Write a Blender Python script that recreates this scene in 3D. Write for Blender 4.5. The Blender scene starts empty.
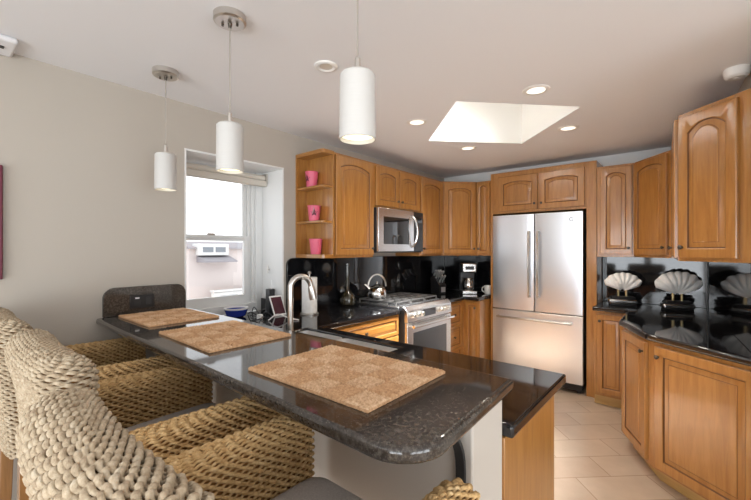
import bpy, bmesh, math, random
import numpy as np
from mathutils import Vector, Matrix
random.seed(7)
rng = np.random.default_rng(5)
SC = bpy.context.scene
COL = SC.collection
PI = math.pi

# ------------------------------------------------------------------ camera
cam_data = bpy.data.cameras.new('camera')
cam_data.sensor_width = 36.0
cam_data.lens = 377.0 / 751.0 * 36.0
cam_data.clip_start = 0.02
cam = bpy.data.objects.new('camera', cam_data)
COL.objects.link(cam)
cam.location = (0, 0, 1.43)
cam.rotation_euler = (PI / 2, 0, math.radians(40))
SC.camera = cam

# ------------------------------------------------------------------ world, daylight, exposure
SKY = 2.0
world = bpy.data.worlds.new('sky')
SC.world = world
world.use_nodes = True
wn = world.node_tree
bgn = wn.nodes['Background']
bgn.inputs[0].default_value = (0.93, 0.965, 1.0, 1)
bgn.inputs[1].default_value = SKY


def area(name, loc, rot, sx, sy, power, color):
    l = bpy.data.lights.new(name, 'AREA')
    l.shape = 'RECTANGLE'
    l.size, l.size_y = sx, sy
    l.energy = power
    l.color = color
    o = bpy.data.objects.new(name, l)
    COL.objects.link(o)
    o.location = loc
    o.rotation_euler = rot
    return o


# added daylight lamps at the glazed doors behind the camera, tilted up onto ceiling
for k in range(4):
    area('daylight_glass_doors', (-1.5 + 1.2 * k, -3.48, 1.08), (math.radians(109), 0, 0), 1.02, 1.9, 38, (0.89, 0.95, 1.0))
for k in range(3):  # lamps added at unseen side doors to lift the room and ceiling
    area('side_door_fill_lamp', (3.92, -1.9 + 1.2 * k, 1.08), (math.radians(109), 0, math.radians(90)), 1.02, 1.9, 36, (0.89, 0.95, 1.0))
sk = area('skylight_bounce_lamp', (-1.17, 2.83, 3.15), (0, 0, math.radians(45)), 0.6, 0.6, 46, (0.97, 0.99, 1.0))
sk.data.spread = math.radians(40)  # narrow beam aimed at hidden floor, added so its bounce lifts the ceiling
sk.rotation_euler = Vector((-0.50, -0.42, -2.95)).to_track_quat('-Z', 'Y').to_euler()

SC.view_settings.view_transform = 'Standard'
SC.view_settings.look = 'None'
SC.view_settings.exposure = 0.0
SC.view_settings.gamma = 1.0
SC.view_settings.use_curve_mapping = False


# ------------------------------------------------------------------ materials
def srgb(r, g, b):
    f = lambda c: (c / 255 / 12.92) if c <= 10.31 else ((c / 255 + 0.055) / 1.055) ** 2.4
    return (f(r), f(g), f(b), 1)


class NT:
    def __init__(self, name):
        self.m = bpy.data.materials.new(name)
        self.m.use_nodes = True
        self.t = self.m.node_tree
        self.b = self.t.nodes['Principled BSDF']

    def n(self, kind, **kw):
        nd = self.t.nodes.new(kind)
        for k, v in kw.items():
            if k.startswith('i_'):
                nd.inputs[k[2:].replace('_', ' ')].default_value = v
            else:
                setattr(nd, k, v)
        return nd

    def l(self, a, b):
        self.t.links.new(a, b)

    def set(self, **kw):
        for k, v in kw.items():
            self.b.inputs[k.replace('_', ' ')].default_value = v
        return self

    def coords(self, scale=(1, 1, 1), rot=(0, 0, 0), loc=(0, 0, 0), space='Object'):
        tc = self.n('ShaderNodeTexCoord')
        mp = self.n('ShaderNodeMapping')
        mp.inputs['Scale'].default_value = scale
        mp.inputs['Rotation'].default_value = rot
        mp.inputs['Location'].default_value = loc
        self.l(tc.outputs[space], mp.inputs['Vector'])
        return mp.outputs['Vector']

    def ramp(self, fac, stops):
        r = self.n('ShaderNodeValToRGB')
        el = r.color_ramp.elements
        while len(el) < len(stops):
            el.new(0.5)
        for e, (p, c) in zip(el, stops):
            e.position = p
            e.color = c
        self.l(fac, r.inputs['Fac'])
        return r.outputs['Color']

    def bump(self, h, strength=0.3, dist=0.01):
        b = self.n('ShaderNodeBump')
        b.inputs['Strength'].default_value = strength
        b.inputs['Distance'].default_value = dist
        self.l(h, b.inputs['Height'])
        self.l(b.outputs['Normal'], self.b.inputs['Normal'])


def plain(name, col, rough=0.5, metal=0.0, **kw):
    t = NT(name)
    t.b.inputs['Base Color'].default_value = col
    t.b.inputs['Roughness'].default_value = rough
    t.b.inputs['Metallic'].default_value = metal
    t.set(**kw)
    return t.m


def paint(name, col, rough=0.7):
    t = NT(name)
    v = t.coords((1, 1, 1))
    nz = t.n('ShaderNodeTexNoise', i_Scale=180.0, i_Detail=2.0)
    t.l(v, nz.inputs['Vector'])
    t.b.inputs['Base Color'].default_value = col
    t.b.inputs['Roughness'].default_value = rough
    t.bump(nz.outputs['Fac'], 0.06, 0.003)
    return t.m


def wood(name, c0, c1, c2, scale=(14, 14, 1.3), rough=0.38, coat=0.8):
    t = NT(name)
    v = t.coords(scale)
    nz = t.n('ShaderNodeTexNoise', i_Scale=2.6, i_Detail=6.0, i_Roughness=0.6, i_Distortion=0.6)
    t.l(v, nz.inputs['Vector'])
    c = t.ramp(nz.outputs['Fac'], [(0.28, c0), (0.5, c1), (0.74, c2)])
    t.l(c, t.b.inputs['Base Color'])
    t.set(Roughness=rough, Coat_Weight=coat, Coat_Roughness=0.13)
    t.bump(nz.outputs['Fac'], 0.03, 0.004)
    return t.m


def granite(name, base, flecks, rough=0.08, amount=0.6):
    t = NT(name)
    v = t.coords((1, 1, 1))
    a = t.n('ShaderNodeTexNoise', i_Scale=95.0, i_Detail=5.0, i_Roughness=0.75)
    t.l(v, a.inputs['Vector'])
    vo = t.n('ShaderNodeTexVoronoi', i_Scale=140.0)
    t.l(v, vo.inputs['Vector'])
    big = t.n('ShaderNodeTexNoise', i_Scale=9.0, i_Detail=4.0)
    t.l(v, big.inputs['Vector'])
    c1 = t.ramp(a.outputs['Fac'], [(0.45, base), (0.66, tuple(x * 0.55 for x in flecks[:3]) + (1,)), (0.78, flecks)])
    c2 = t.ramp(vo.outputs['Distance'], [(0.08, flecks), (0.22, base)])
    mx = t.n('ShaderNodeMix', data_type='RGBA')
    t.l(big.outputs['Fac'], mx.inputs['Factor'])
    t.l(c1, mx.inputs['A'])
    t.l(c2, mx.inputs['B'])
    t.l(mx.outputs['Result'], t.b.inputs['Base Color'])
    t.set(Roughness=rough, IOR=1.6)
    return t.m


def steel(name, col=(0.72, 0.72, 0.72, 1), rough=0.27, axis=(1.5, 1.5, 260)):
    t = NT(name)
    v = t.coords(axis)
    nz = t.n('ShaderNodeTexNoise', i_Scale=1.0, i_Detail=3.0)
    t.l(v, nz.inputs['Vector'])
    t.b.inputs['Base Color'].default_value = col
    t.b.inputs['Metallic'].default_value = 1.0
    t.b.inputs['Roughness'].default_value = rough
    t.bump(nz.outputs['Fac'], 0.03, 0.002)
    return t.m


def fibre(name, c0, c1, c2, scale=60.0):
    t = NT(name)
    v = t.coords((1, 1, 1))
    nz = t.n('ShaderNodeTexNoise', i_Scale=scale, i_Detail=4.0, i_Roughness=0.7)
    t.l(v, nz.inputs['Vector'])
    fine = t.n('ShaderNodeTexNoise', i_Scale=520.0, i_Detail=2.0)
    t.l(v, fine.inputs['Vector'])
    c = t.ramp(nz.outputs['Fac'], [(0.3, c0), (0.52, c1), (0.72, c2)])
    t.l(c, t.b.inputs['Base Color'])
    t.set(Roughness=0.75)
    t.b.inputs['Specular IOR Level'].default_value = 0.25
    t.bump(fine.outputs['Fac'], 0.5, 0.002)
    return t.m


def glass_mat(name, refl=0.06):
    m = bpy.data.materials.new(name)
    m.use_nodes = True
    t = m.node_tree
    t.nodes.clear()
    o = t.nodes.new('ShaderNodeOutputMaterial')
    mx = t.nodes.new('ShaderNodeMixShader')
    tr = t.nodes.new('ShaderNodeBsdfTransparent')
    gl = t.nodes.new('ShaderNodeBsdfGlossy')
    gl.inputs['Roughness'].default_value = 0.01
    mx.inputs[0].default_value = refl
    t.links.new(tr.outputs[0], mx.inputs[1])
    t.links.new(gl.outputs[0], mx.inputs[2])
    t.links.new(mx.outputs[0], o.inputs[0])
    return m


def emit(name, col, strength):
    t = NT(name)
    t.b.inputs['Base Color'].default_value = (0.8, 0.8, 0.8, 1)
    t.b.inputs['Emission Color'].default_value = col
    t.b.inputs['Emission Strength'].default_value = strength
    return t.m


def floor_tiles():
    t = NT('stone_floor_tiles')
    v = t.coords((1, 1, 1), rot=(0, 0, math.radians(-43)))
    br = t.n('ShaderNodeTexBrick', offset=0.5, i_Scale=1.0, i_Mortar_Size=0.0035, i_Mortar_Smooth=0.2, i_Bias=0.0)
    br.inputs['Brick Width'].default_value = 0.46
    br.inputs['Row Height'].default_value = 0.23
    br.inputs['Color1'].default_value = srgb(188, 164, 142)
    br.inputs['Color2'].default_value = srgb(202, 183, 162)
    br.inputs['Mortar'].default_value = srgb(164, 138, 114)
    t.l(v, br.inputs['Vector'])
    nz = t.n('ShaderNodeTexNoise', i_Scale=3.5, i_Detail=6.0, i_Roughness=0.6)
    t.l(v, nz.inputs['Vector'])
    c = t.ramp(nz.outputs['Fac'], [(0.35, (0.86, 0.84, 0.82, 1)), (0.65, (1.0, 1.0, 1.0, 1))])
    mx = t.n('ShaderNodeMix', data_type='RGBA', blend_type='MULTIPLY')
    mx.inputs['Factor'].default_value = 1.0
    t.l(br.outputs['Color'], mx.inputs['A'])
    t.l(c, mx.inputs['B'])
    t.l(mx.outputs['Result'], t.b.inputs['Base Color'])
    t.set(Roughness=0.32)
    t.bump(br.outputs['Fac'], -0.25, 0.003)
    return t.m


M = {}
M['wall'] = paint('wall_paint', srgb(180, 172, 161))
M['ceiling'] = paint('ceiling_paint', srgb(232, 232, 234))
M['white'] = paint('white_paint', srgb(228, 228, 226), 0.55)
M['vinyl'] = plain('white_vinyl', srgb(226, 226, 224), 0.35)
M['shaft'] = paint('skylight_shaft_paint', srgb(226, 222, 215))
M['half_wall'] = paint('half_wall_paint', srgb(196, 188, 178))
M['floor'] = floor_tiles()
M['wood'] = wood('maple_wood', srgb(148, 96, 40), srgb(166, 113, 52), srgb(180, 128, 66))
M['wood_h'] = wood('maple_wood_sideways', srgb(148, 96, 40), srgb(166, 113, 52), srgb(180, 128, 66), (1.3, 1.3, 14))
M['glaze'] = plain('dark_glaze', srgb(104, 64, 30), 0.5)
M['kick'] = wood('kick_wood', srgb(176, 138, 78), srgb(190, 154, 92), srgb(200, 164, 104), (1.3, 1.3, 12))
M['inner'] = plain('cabinet_interior', srgb(190, 142, 88), 0.5)
M['granite'] = granite('black_granite', (0.006, 0.006, 0.0075, 1), (0.05, 0.047, 0.045, 1), 0.05)
M['bar_granite'] = granite('brown_black_granite', (0.032, 0.025, 0.021, 1), (0.27, 0.235, 0.195, 1), 0.05)
M['steel'] = steel('brushed_steel')
M['steel_v'] = steel('brushed_steel_front', (0.80, 0.82, 0.86, 1), 0.33, (260, 260, 1.2))
M['satin'] = plain('satin_steel', (0.78, 0.78, 0.78, 1), 0.42, 0.9)
M['chrome'] = plain('polished_steel', (0.72, 0.71, 0.69, 1), 0.12, 1.0)
M['nickel'] = plain('brushed_nickel', (0.60, 0.57, 0.53, 1), 0.3, 1.0)
M['pewter'] = plain('dark_pewter', (0.10, 0.085, 0.07, 1), 0.4, 0.9)
M['black'] = plain('black_plastic', (0.012, 0.012, 0.013, 1), 0.3)
M['grate'] = plain('grey_cast_grate', (0.34, 0.33, 0.32, 1), 0.38, 0.85)
M['matte_black'] = plain('black_iron', (0.018, 0.018, 0.019, 1), 0.55)
M['dark_grey'] = plain('dark_grey_enamel', (0.03, 0.03, 0.032, 1), 0.4)
M['dark_glass'] = plain('dark_oven_glass', (0.012, 0.013, 0.015, 1), 0.04, Coat_Weight=0.6)
M['glass'] = glass_mat('window_glass')
M['ceramic'] = plain('white_ceramic', srgb(236, 234, 230), 0.35)
M['paper'] = fibre('paper_towel_roll', srgb(228, 226, 222), srgb(236, 234, 230), srgb(240, 239, 236), 30)
M['pink'] = plain('pink_painted_tin', srgb(216, 96, 122), 0.4)
M['maroon'] = plain('dark_red_paint', srgb(96, 14, 40), 0.45)
M['shell'] = plain('matte_white_shell', srgb(244, 242, 238), 0.5)
M['brass'] = plain('dull_brass', (0.48, 0.38, 0.2, 1), 0.35, 1.0)
M['rattan'] = fibre('woven_seagrass', srgb(172, 134, 86), srgb(210, 174, 122), srgb(230, 202, 156), 55)
M['rattan_core'] = plain('seagrass_core', srgb(128, 88, 44), 0.9)
M['rattan_lit'] = fibre('lit_seagrass', srgb(150, 130, 106), srgb(188, 170, 144), srgb(208, 196, 174), 55)  # same seagrass as the arms, with the light on the backs painted in
M['leg'] = wood('chair_leg_wood', srgb(128, 88, 46), srgb(148, 104, 58), srgb(164, 118, 70))
M['cushion'] = fibre('grey_seat_fabric', srgb(176, 168, 162), srgb(190, 182, 176), srgb(204, 196, 190), 200)
M['shade_fabric'] = plain('roller_fabric', srgb(206, 198, 186), 0.8)
M['blue'] = plain('cobalt_glaze', srgb(36, 52, 140), 0.2)
M['screen'] = plain('dark_red_screen', srgb(70, 22, 34), 0.08)
M['cable_white'] = plain('white_plastic', srgb(232, 232, 232), 0.4)
M['bottle'] = plain('dark_olive_glass', (0.03, 0.024, 0.012, 1), 0.08, Coat_Weight=0.5)
M['stucco'] = paint('pink_white_stucco', srgb(216, 205, 201), 0.9)
M['shingle'] = paint('grey_shingle', srgb(158, 154, 158), 0.9)
M['far_glass'] = plain('far_window_pane', srgb(132, 140, 148), 0.1)
M['bulb'] = emit('warm_bulb', (1.0, 0.86, 0.55, 1), 1.6)
M['led'] = emit('warm_lens', (1.0, 0.9, 0.72, 1), 1.6)


def mat_placemat():
    return fibre('woven_seagrass_mat', srgb(172, 128, 92), srgb(204, 162, 122), srgb(226, 190, 152), 120)


def pendant_shade():
    t = NT('white_glass_shade')
    v = t.coords((6, 6, 120))
    nz = t.n('ShaderNodeTexNoise', i_Scale=1.0, i_Detail=3.0)
    t.l(v, nz.inputs['Vector'])
    t.set(Base_Color=srgb(198, 196, 192), Roughness=0.5)
    t.bump(nz.outputs['Fac'], 0.25, 0.004)
    return t.m


M['mat'] = mat_placemat()
M['pendant'] = pendant_shade()


# ------------------------------------------------------------------ mesh helpers
def world_of(o):
    p = Vector((0, 0, 0))
    while o is not None:
        p = p + o.location
        o = o.parent
    return p


class MB:
    """collects shapes in world coordinates and links them as one mesh object"""

    def __init__(self):
        self.v, self.f, self.mi = [], [], []

    def add(self, vs, fs, mi=0):
        k = len(self.v)
        self.v += [tuple(p) for p in vs]
        self.f += [[i + k for i in f] for f in fs]
        self.mi += [mi] * len(fs)
        return self

    def box(self, x0, x1, y0, y1, z0, z1, mi=0):
        x0, x1 = min(x0, x1), max(x0, x1)
        y0, y1 = min(y0, y1), max(y0, y1)
        vs = [(x, y, z) for z in (z0, z1) for (x, y) in ((x0, y0), (x1, y0), (x1, y1), (x0, y1))]
        return self.add(vs, [[3, 2, 1, 0], [4, 5, 6, 7], [0, 1, 5, 4], [1, 2, 6, 5], [2, 3, 7, 6], [3, 0, 4, 7]], mi)

    def obox(self, O, U, V, W, mi=0):
        O, U, V, W = map(Vector, (O, U, V, W))
        vs = [O + a * U + b * V + c * W for c in (0, 1) for (a, b) in ((0, 0), (1, 0), (1, 1), (0, 1))]
        fs = [[3, 2, 1, 0], [4, 5, 6, 7], [0, 1, 5, 4], [1, 2, 6, 5], [2, 3, 7, 6], [3, 0, 4, 7]]
        if U.cross(V).dot(W) < 0:
            fs = [f[::-1] for f in fs]
        return self.add(vs, fs, mi)

    def prism(self, poly, z0, z1, mi=0):
        a = sum(poly[i][0] * poly[(i + 1) % len(poly)][1] - poly[(i + 1) % len(poly)][0] * poly[i][1] for i in range(len(poly)))
        if a < 0:
            poly = poly[::-1]
        n = len(poly)
        vs = [(x, y, z0) for x, y in poly] + [(x, y, z1) for x, y in poly]
        fs = [list(range(n))[::-1], list(range(n, 2 * n))] + [[i, (i + 1) % n, n + (i + 1) % n, n + i] for i in range(n)]
        return self.add(vs, fs, mi)

    def rings(self, rings, cap0=True, cap1=True, mi=0, closed=True):
        n = len(rings[0])
        vs = [p for r in rings for p in r]
        fs = []
        for j in range(len(rings) - 1):
            for i in range(n if closed else n - 1):
                a, b = j * n + i, j * n + (i + 1) % n
                fs.append([a, b, b + n, a + n])
        if cap0:
            fs.append(list(range(n))[::-1])
        if cap1:
            fs.append([(len(rings) - 1) * n + i for i in range(n)])
        return self.add(vs, fs, mi)

    def lathe(self, prof, c=(0, 0, 0), n=28, mi=0, sx=1.0, sy=1.0, cap0=True, cap1=True):
        rs = []
        for r, z in prof:
            rs.append([(c[0] + sx * r * math.cos(2 * PI * i / n), c[1] + sy * r * math.sin(2 * PI * i / n), c[2] + z) for i in range(n)])
        return self.rings(rs, cap0, cap1, mi)

    def tube(self, pts, r, n=10, mi=0):
        pts = [Vector(p) for p in pts]
        rad = r if isinstance(r, (list, tuple)) else [r] * len(pts)
        d = (pts[1] - pts[0]).normalized()
        up = Vector((0, 0, 1)) if abs(d.z) < 0.9 else Vector((1, 0, 0))
        nrm = d.cross(up).normalized()
        rs = []
        for i, p in enumerate(pts):
            if i == 0:
                t = pts[1] - pts[0]
            elif i == len(pts) - 1:
                t = pts[-1] - pts[-2]
            else:
                t = (pts[i + 1] - p).normalized() + (p - pts[i - 1]).normalized()
            t.normalize()
            nrm = (nrm - t * nrm.dot(t)).normalized()
            b = t.cross(nrm)
            rs.append([p + rad[i] * (math.cos(2 * PI * k / n) * nrm + math.sin(2 * PI * k / n) * b) for k in range(n)])
        return self.rings(rs, mi=mi)

    def cyl(self, p0, p1, r0, r1=None, n=16, mi=0):
        return self.tube([p0, p1], [r0, r0 if r1 is None else r1], n, mi)

    def build(self, name, mat, parent=None, bevel=0.0, seg=2, smooth=True, angle=35, kind=None, label=None):
        base = world_of(parent) if parent else Vector((0, 0, 0))
        me = bpy.data.meshes.new(name)
        me.from_pydata([(p[0] - base.x, p[1] - base.y, p[2] - base.z) for p in self.v], [], self.f)
        mats = mat if isinstance(mat, (list, tuple)) else [mat]
        for m_ in mats:
            me.materials.append(M[m_])
        if len(mats) > 1:
            me.polygons.foreach_set('material_index', self.mi)
        me.update()
        bm = bmesh.new()
        bm.from_mesh(me)
        bmesh.ops.recalc_face_normals(bm, faces=bm.faces)
        bm.to_mesh(me)
        bm.free()
        if smooth:
            me.shade_smooth()
            me.set_sharp_from_angle(angle=math.radians(angle))
        o = bpy.data.objects.new(name, me)
        COL.objects.link(o)
        if parent:
            o.parent = parent
        if bevel:
            b = o.modifiers.new('bevel', 'BEVEL')
            b.width = bevel
            b.segments = seg
            b.limit_method = 'ANGLE'
            b.angle_limit = math.radians(40)
        if kind:
            o['kind'] = kind
        if label:
            o['label'] = label
        return o


def tag(o, label, cat, group=None):
    o['label'] = label
    o['category'] = cat
    if group:
        o['group'] = group
    return o


def thing(name, label, cat, loc, group=None):
    o = bpy.data.objects.new(name, None)
    o.empty_display_size = 0.05
    COL.objects.link(o)
    o.location = loc
    return tag(o, label, cat, group)


def copy_thing(o, offset, label=None):
    c = o.copy()
    COL.objects.link(c)
    c.location = o.location + Vector(offset)
    if label:
        c['label'] = label
    for ch in list(o.children):
        d = ch.copy()
        COL.objects.link(d)
        d.parent = c
        for g in list(ch.children):
            e = g.copy()
            COL.objects.link(e)
            e.parent = d
    return c


def struct(mb, name, mat, **kw):
    return mb.build(name, mat, kind='structure', **kw)


def cells(xs, ys, inside, z0, z1, keep=None):
    """slab made of the grid cells whose centre passes inside(); one closed shell"""
    mb = MB()
    nx, ny = len(xs) - 1, len(ys) - 1
    on = [[inside((xs[i] + xs[i + 1]) / 2, (ys[j] + ys[j + 1]) / 2) for j in range(ny)] for i in range(nx)]
    idx = {}

    def vid(i, j, k):
        key = (i, j, k)
        if key not in idx:
            idx[key] = len(mb.v)
            mb.v.append((xs[i], ys[j], (z0, z1)[k]))
        return idx[key]

    def g(i, j):
        return 0 <= i < nx and 0 <= j < ny and on[i][j]

    for i in range(nx):
        for j in range(ny):
            if not on[i][j]:
                continue
            q = [(i, j), (i + 1, j), (i + 1, j + 1), (i, j + 1)]
            mb.f.append([vid(a, b, 1) for a, b in q])
            mb.f.append([vid(a, b, 0) for a, b in q[::-1]])
            for (di, dj), (a, b) in (((0, -1), (0, 1)), ((1, 0), (1, 2)), ((0, 1), (2, 3)), ((-1, 0), (3, 0))):
                if not g(i + di, j + dj):
                    p, r = q[a], q[b]
                    mb.f.append([vid(p[0], p[1], 0), vid(r[0], r[1], 0), vid(r[0], r[1], 1), vid(p[0], p[1], 1)])
    mb.mi = [0] * len(mb.f)
    return mb


def rounded(poly, radii, seg=8):
    out = []
    n = len(poly)
    for i in range(n):
        p = Vector(poly[i])
        r = radii[i]
        if r <= 0:
            out.append((p.x, p.y))
            continue
        a = (Vector(poly[i - 1]) - p).normalized()
        b = (Vector(poly[(i + 1) % n]) - p).normalized()
        ang = a.angle(b)
        d = r / math.tan(ang / 2)
        c = p + (a + b).normalized() * (r / math.sin(ang / 2))
        p0, p1 = p + a * d, p + b * d
        v0, v1 = p0 - c, p1 - c
        th = math.atan2(v0.x * v1.y - v0.y * v1.x, v0.dot(v1))
        for k in range(seg + 1):
            t = th * k / seg
            out.append((c.x + v0.x * math.cos(t) - v0.y * math.sin(t), c.y + v0.x * math.sin(t) + v0.y * math.cos(t)))
    return out


# ------------------------------------------------------------------ main measures
XW = -2.54      # left wall
XG = -2.92      # window plane in the left wall
YB = 4.455      # wall behind the cabinets
ZC = 2.39       # ceiling
ZT = 0.914      # worktop
ZBAR = 1.05     # raised bar top
WY0, WY1, WZ1 = 1.085, 1.867, 2.097   # window opening


def wr(y):      # right wall is slightly out of square
    return 0.128 + 0.066 * (YB - y)


# ------------------------------------------------------------------ the room
struct(MB().box(-3.2, 4.1, -3.7, 5.0, -0.1, 0.0), 'floor', 'floor', smooth=False)
SKQ = [(-1.165, 2.20), (-0.57, 2.82), (-1.175, 3.455), (-1.775, 2.84)]
mb = MB()
outer = [(-3.2, -3.7), (4.1, -3.7), (4.1, 5.0), (-3.2, 5.0)]
vs = [(x, y, ZC) for x, y in outer] + [(x, y, ZC) for x, y in SKQ]
mb.add(vs, [[0, 1, 5, 4], [1, 2, 6, 5], [2, 3, 7, 6], [3, 0, 4, 7]])
vs = [(x, y, ZC + 0.15) for x, y in outer] + [(x, y, ZC + 0.15) for x, y in SKQ]
mb.add(vs, [[4, 5, 1, 0], [5, 6, 2, 1], [6, 7, 3, 2], [7, 4, 0, 3]])
struct(mb, 'ceiling', 'ceiling', smooth=False)
mb = MB()
vs = [(x, y, ZC + 0.0005) for x, y in SKQ] + [(x, y, 3.2) for x, y in SKQ]
mb.add(vs, [[i, (i + 1) % 4, 4 + (i + 1) % 4, 4 + i] for i in range(4)])
struct(mb, 'trim_1', 'shaft', smooth=False)                  # skylight shaft lining
mb = MB()
mb.prism([(x * 1.0, y) for x, y in SKQ], 3.2, 3.212)
w2 = struct(mb, 'window_2', 'glass', smooth=False)            # skylight pane

mb = MB()
mb.box(XG - 0.02, XW, -3.7, WY0, 0, ZC)
mb.box(XG - 0.02, XW, WY1, 5.0, 0, ZC)
mb.box(XG - 0.02, XW, WY0, WY1, WZ1, ZC)
mb.box(XG - 0.02, XW, WY0, WY1, 0, ZT - 0.045)
struct(mb, 'wall_left', 'wall', smooth=False)
mb = MB()       # white lining of the window recess
mb.box(XG + 0.07, XW + 0.001, WY0 - 0.001, WY1 + 0.001, WZ1 - 0.012, WZ1)
mb.box(XG + 0.07, XW + 0.001, WY1 - 0.012, WY1, ZT + 0.002, WZ1 - 0.012)
mb.box(XG + 0.07, XW + 0.001, WY0, WY0 + 0.012, ZT + 0.002, WZ1 - 0.012)
struct(mb, 'trim_2', 'white', smooth=False)
mb = MB()
mb.box(-3.0, -1.765, YB, 5.0, 0, ZC)
mb.box(-0.698, wr(YB), YB, 5.0, 0, ZC)
mb.box(-1.765, -0.698, 4.92, 5.0, 0, ZC)
mb.box(-1.765, -0.698, YB, 4.92, 2.30, ZC)
struct(mb, 'wall_back', 'white', smooth=False)
struct(MB().prism([(wr(YB), YB), (wr(2.1), 2.1), (4.1, 2.1), (4.1, 5.0), (wr(YB), 5.0)], 0, ZC), 'wall_right', 'wall', smooth=False)
mb = MB()
mb.box(-3.0, -2.1, -3.7, -3.55, 0, ZC)
mb.box(2.7, 4.1, -3.7, -3.55, 0, ZC)
mb.box(-2.1, 2.7, -3.7, -3.55, 2.15, ZC)
struct(mb, 'wall_rear', 'wall', smooth=False)
mb = MB()
mb.box(4.0, 4.1, -3.55, -2.5, 0, ZC)
mb.box(4.0, 4.1, 1.1, 2.1, 0, ZC)
mb.box(4.0, 4.1, -2.5, 1.1, 2.15, ZC)
struct(mb, 'wall_side', 'wall', smooth=False)


def glazed(name, horizontal, a0, a1, at, n):
    mb = MB()
    w = (a1 - a0) / n
    for k in range(n):
        s0, s1 = a0 + k * w, a0 + (k + 1) * w
        for (p, q, z0, z1) in ((s0, s0 + 0.07, 0, 2.15), (s1 - 0.07, s1, 0, 2.15), (s0 + 0.07, s1 - 0.07, 0, 0.1), (s0 + 0.07, s1 - 0.07, 2.06, 2.15)):
            if horizontal:
                mb.box(p, q, at - 0.03, at + 0.03, z0, z1)
            else:
                mb.box(at - 0.03, at + 0.03, p, q, z0, z1)
    fr = mb.build(name, 'vinyl', kind='structure', smooth=False)
    g = MB()
    for k in range(n):
        s0, s1 = a0 + k * w + 0.07, a0 + (k + 1) * w - 0.07
        if horizontal:
            g.box(s0, s1, at - 0.004, at + 0.004, 0.1, 2.06)
        else:
            g.box(at - 0.004, at + 0.004, s0, s1, 0.1, 2.06)
    g.build('glass_pane', 'glass', fr, smooth=False)


glazed('door_1', True, -2.1, 2.7, -3.6, 4)
glazed('door_2', False, -2.5, 1.1, 4.05, 3)

# half wall that carries the raised bar
struct(MB().box(XW, -0.43, 0.90, 1.10, 0, 1.013), 'wall_peninsula', 'half_wall', bevel=0.006)

# ---- window in the left wall
wf = MB()
GY0, GY1 = 1.20, 1.715
zb, zm, zt_ = 1.06, 1.525, 2.0
wf.box(XG - 0.01, XG + 0.09, WY0, GY0 - 0.03, ZT + 0.002, WZ1)        # left jamb
wf.box(XG - 0.01, XG + 0.09, 1.80, WY1, ZT + 0.002, WZ1)           # right casing
wf.box(XG - 0.01, XG + 0.065, 1.775, 1.80, ZT + 0.002, WZ1)
wf.box(XG - 0.01, XG + 0.04, GY1 + 0.035, 1.775, ZT + 0.05, WZ1)
wf.box(XG - 0.01, XG + 0.06, GY0 - 0.03, 1.80, 2.035, WZ1)           # head
wf.box(XG - 0.01, XG + 0.085, GY0 - 0.03, 1.80, ZT + 0.002, 0.985)           # sill
win = wf.build('window_1', 'vinyl', kind='structure', bevel=0.003)
s = MB()
s.box(XG - 0.005, XG + 0.02, GY1, GY1 + 0.035, zm, 2.035)
s.box(XG - 0.005, XG + 0.02, GY0 - 0.03, GY0, zm, 2.035)
s.box(XG - 0.005, XG + 0.02, GY0, GY1, zt_, 2.035)
s.box(XG - 0.005, XG + 0.02, GY0, GY1, zm - 0.015, zm + 0.02)
s.build('upper_sash', 'vinyl', win, bevel=0.002)
s = MB()
s.box(XG + 0.022, XG + 0.05, GY1 - 0.005, GY1 + 0.035, 0.985, zm + 0.022)
s.box(XG + 0.022, XG + 0.05, GY0 - 0.03, GY0, 0.985, zm + 0.022)
s.box(XG + 0.022, XG + 0.05, GY0, GY1 - 0.005, 0.985, zb)
s.box(XG + 0.022, XG + 0.05, GY0, GY1 - 0.005, zm - 0.022, zm + 0.022)
s.box(XG + 0.05, XG + 0.058, GY0, GY1, zm - 0.004, zm + 0.006)
ls = s.build('lower_sash', 'vinyl', win, bevel=0.002)
MB().box(XG + 0.025, XG + 0.05, 1.40, 1.46, zm + 0.022, zm + 0.036).build('sash_lock', 'nickel', win, bevel=0.003)
MB().box(XG + 0.004, XG + 0.009, GY0, GY1, zm + 0.02, zt_).build('glass_pane', 'glass', win, smooth=False)
MB().box(XG + 0.032, XG + 0.037, GY0, GY1 - 0.005, zb, zm - 0.022).build('glass_pane', 'glass', win, smooth=False)

# ---- outside: the neighbouring house
nb = thing('house', 'pale pinkish stucco house with a grey roof edge outside the window', 'building', (-9.6, 6, -3.2))
MB().box(-11.5, -9.0, 3.95, 10.0, -3.2, 1.46).build('wall', 'stucco', nb)
mb = MB()
mb.rings([[(-8.9, y, 1.46), (-8.95, y, 1.50), (-10.2, y, 1.66), (-11.5, y, 1.50), (-11.5, y, 1.46)] for y in (3.9, 10.1)])
mb.build('roof', 'shingle', nb, smooth=False)
d = MB().box(-9.15, -8.80, 4.09, 4.83, 1.30, 1.58).build('window_box', 'vinyl', nb, bevel=0.01)
MB().box(-8.80, -8.79, 4.18, 4.43, 1.38, 1.50).build('pane', 'far_glass', nb)
MB().box(-8.80, -8.79, 4.49, 4.74, 1.38, 1.50).build('pane', 'far_glass', nb)
mb = MB()
mb.rings([[(-9.0, y, 1.30), (-8.55, y, 1.17), (-8.55, y, 1.14), (-9.0, y, 1.14)] for y in (4.12, 4.92)])
mb.build('awning', 'shingle', nb, smooth=False)
MB().box(-8.75, -8.60, 4.35, 7.0, -0.2, 0.42).build('balcony', 'vinyl', nb, bevel=0.01)
MB().box(-8.78, -8.57, 4.33, 7.0, 0.43, 0.47).build('railing', 'vinyl', nb, bevel=0.005)
for k in range(4):
    MB().box(-8.60, -8.59, 4.5 + k * 0.6, 4.95 + k * 0.6, 0.10, 0.34).build('pane', 'far_glass', nb)
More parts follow.
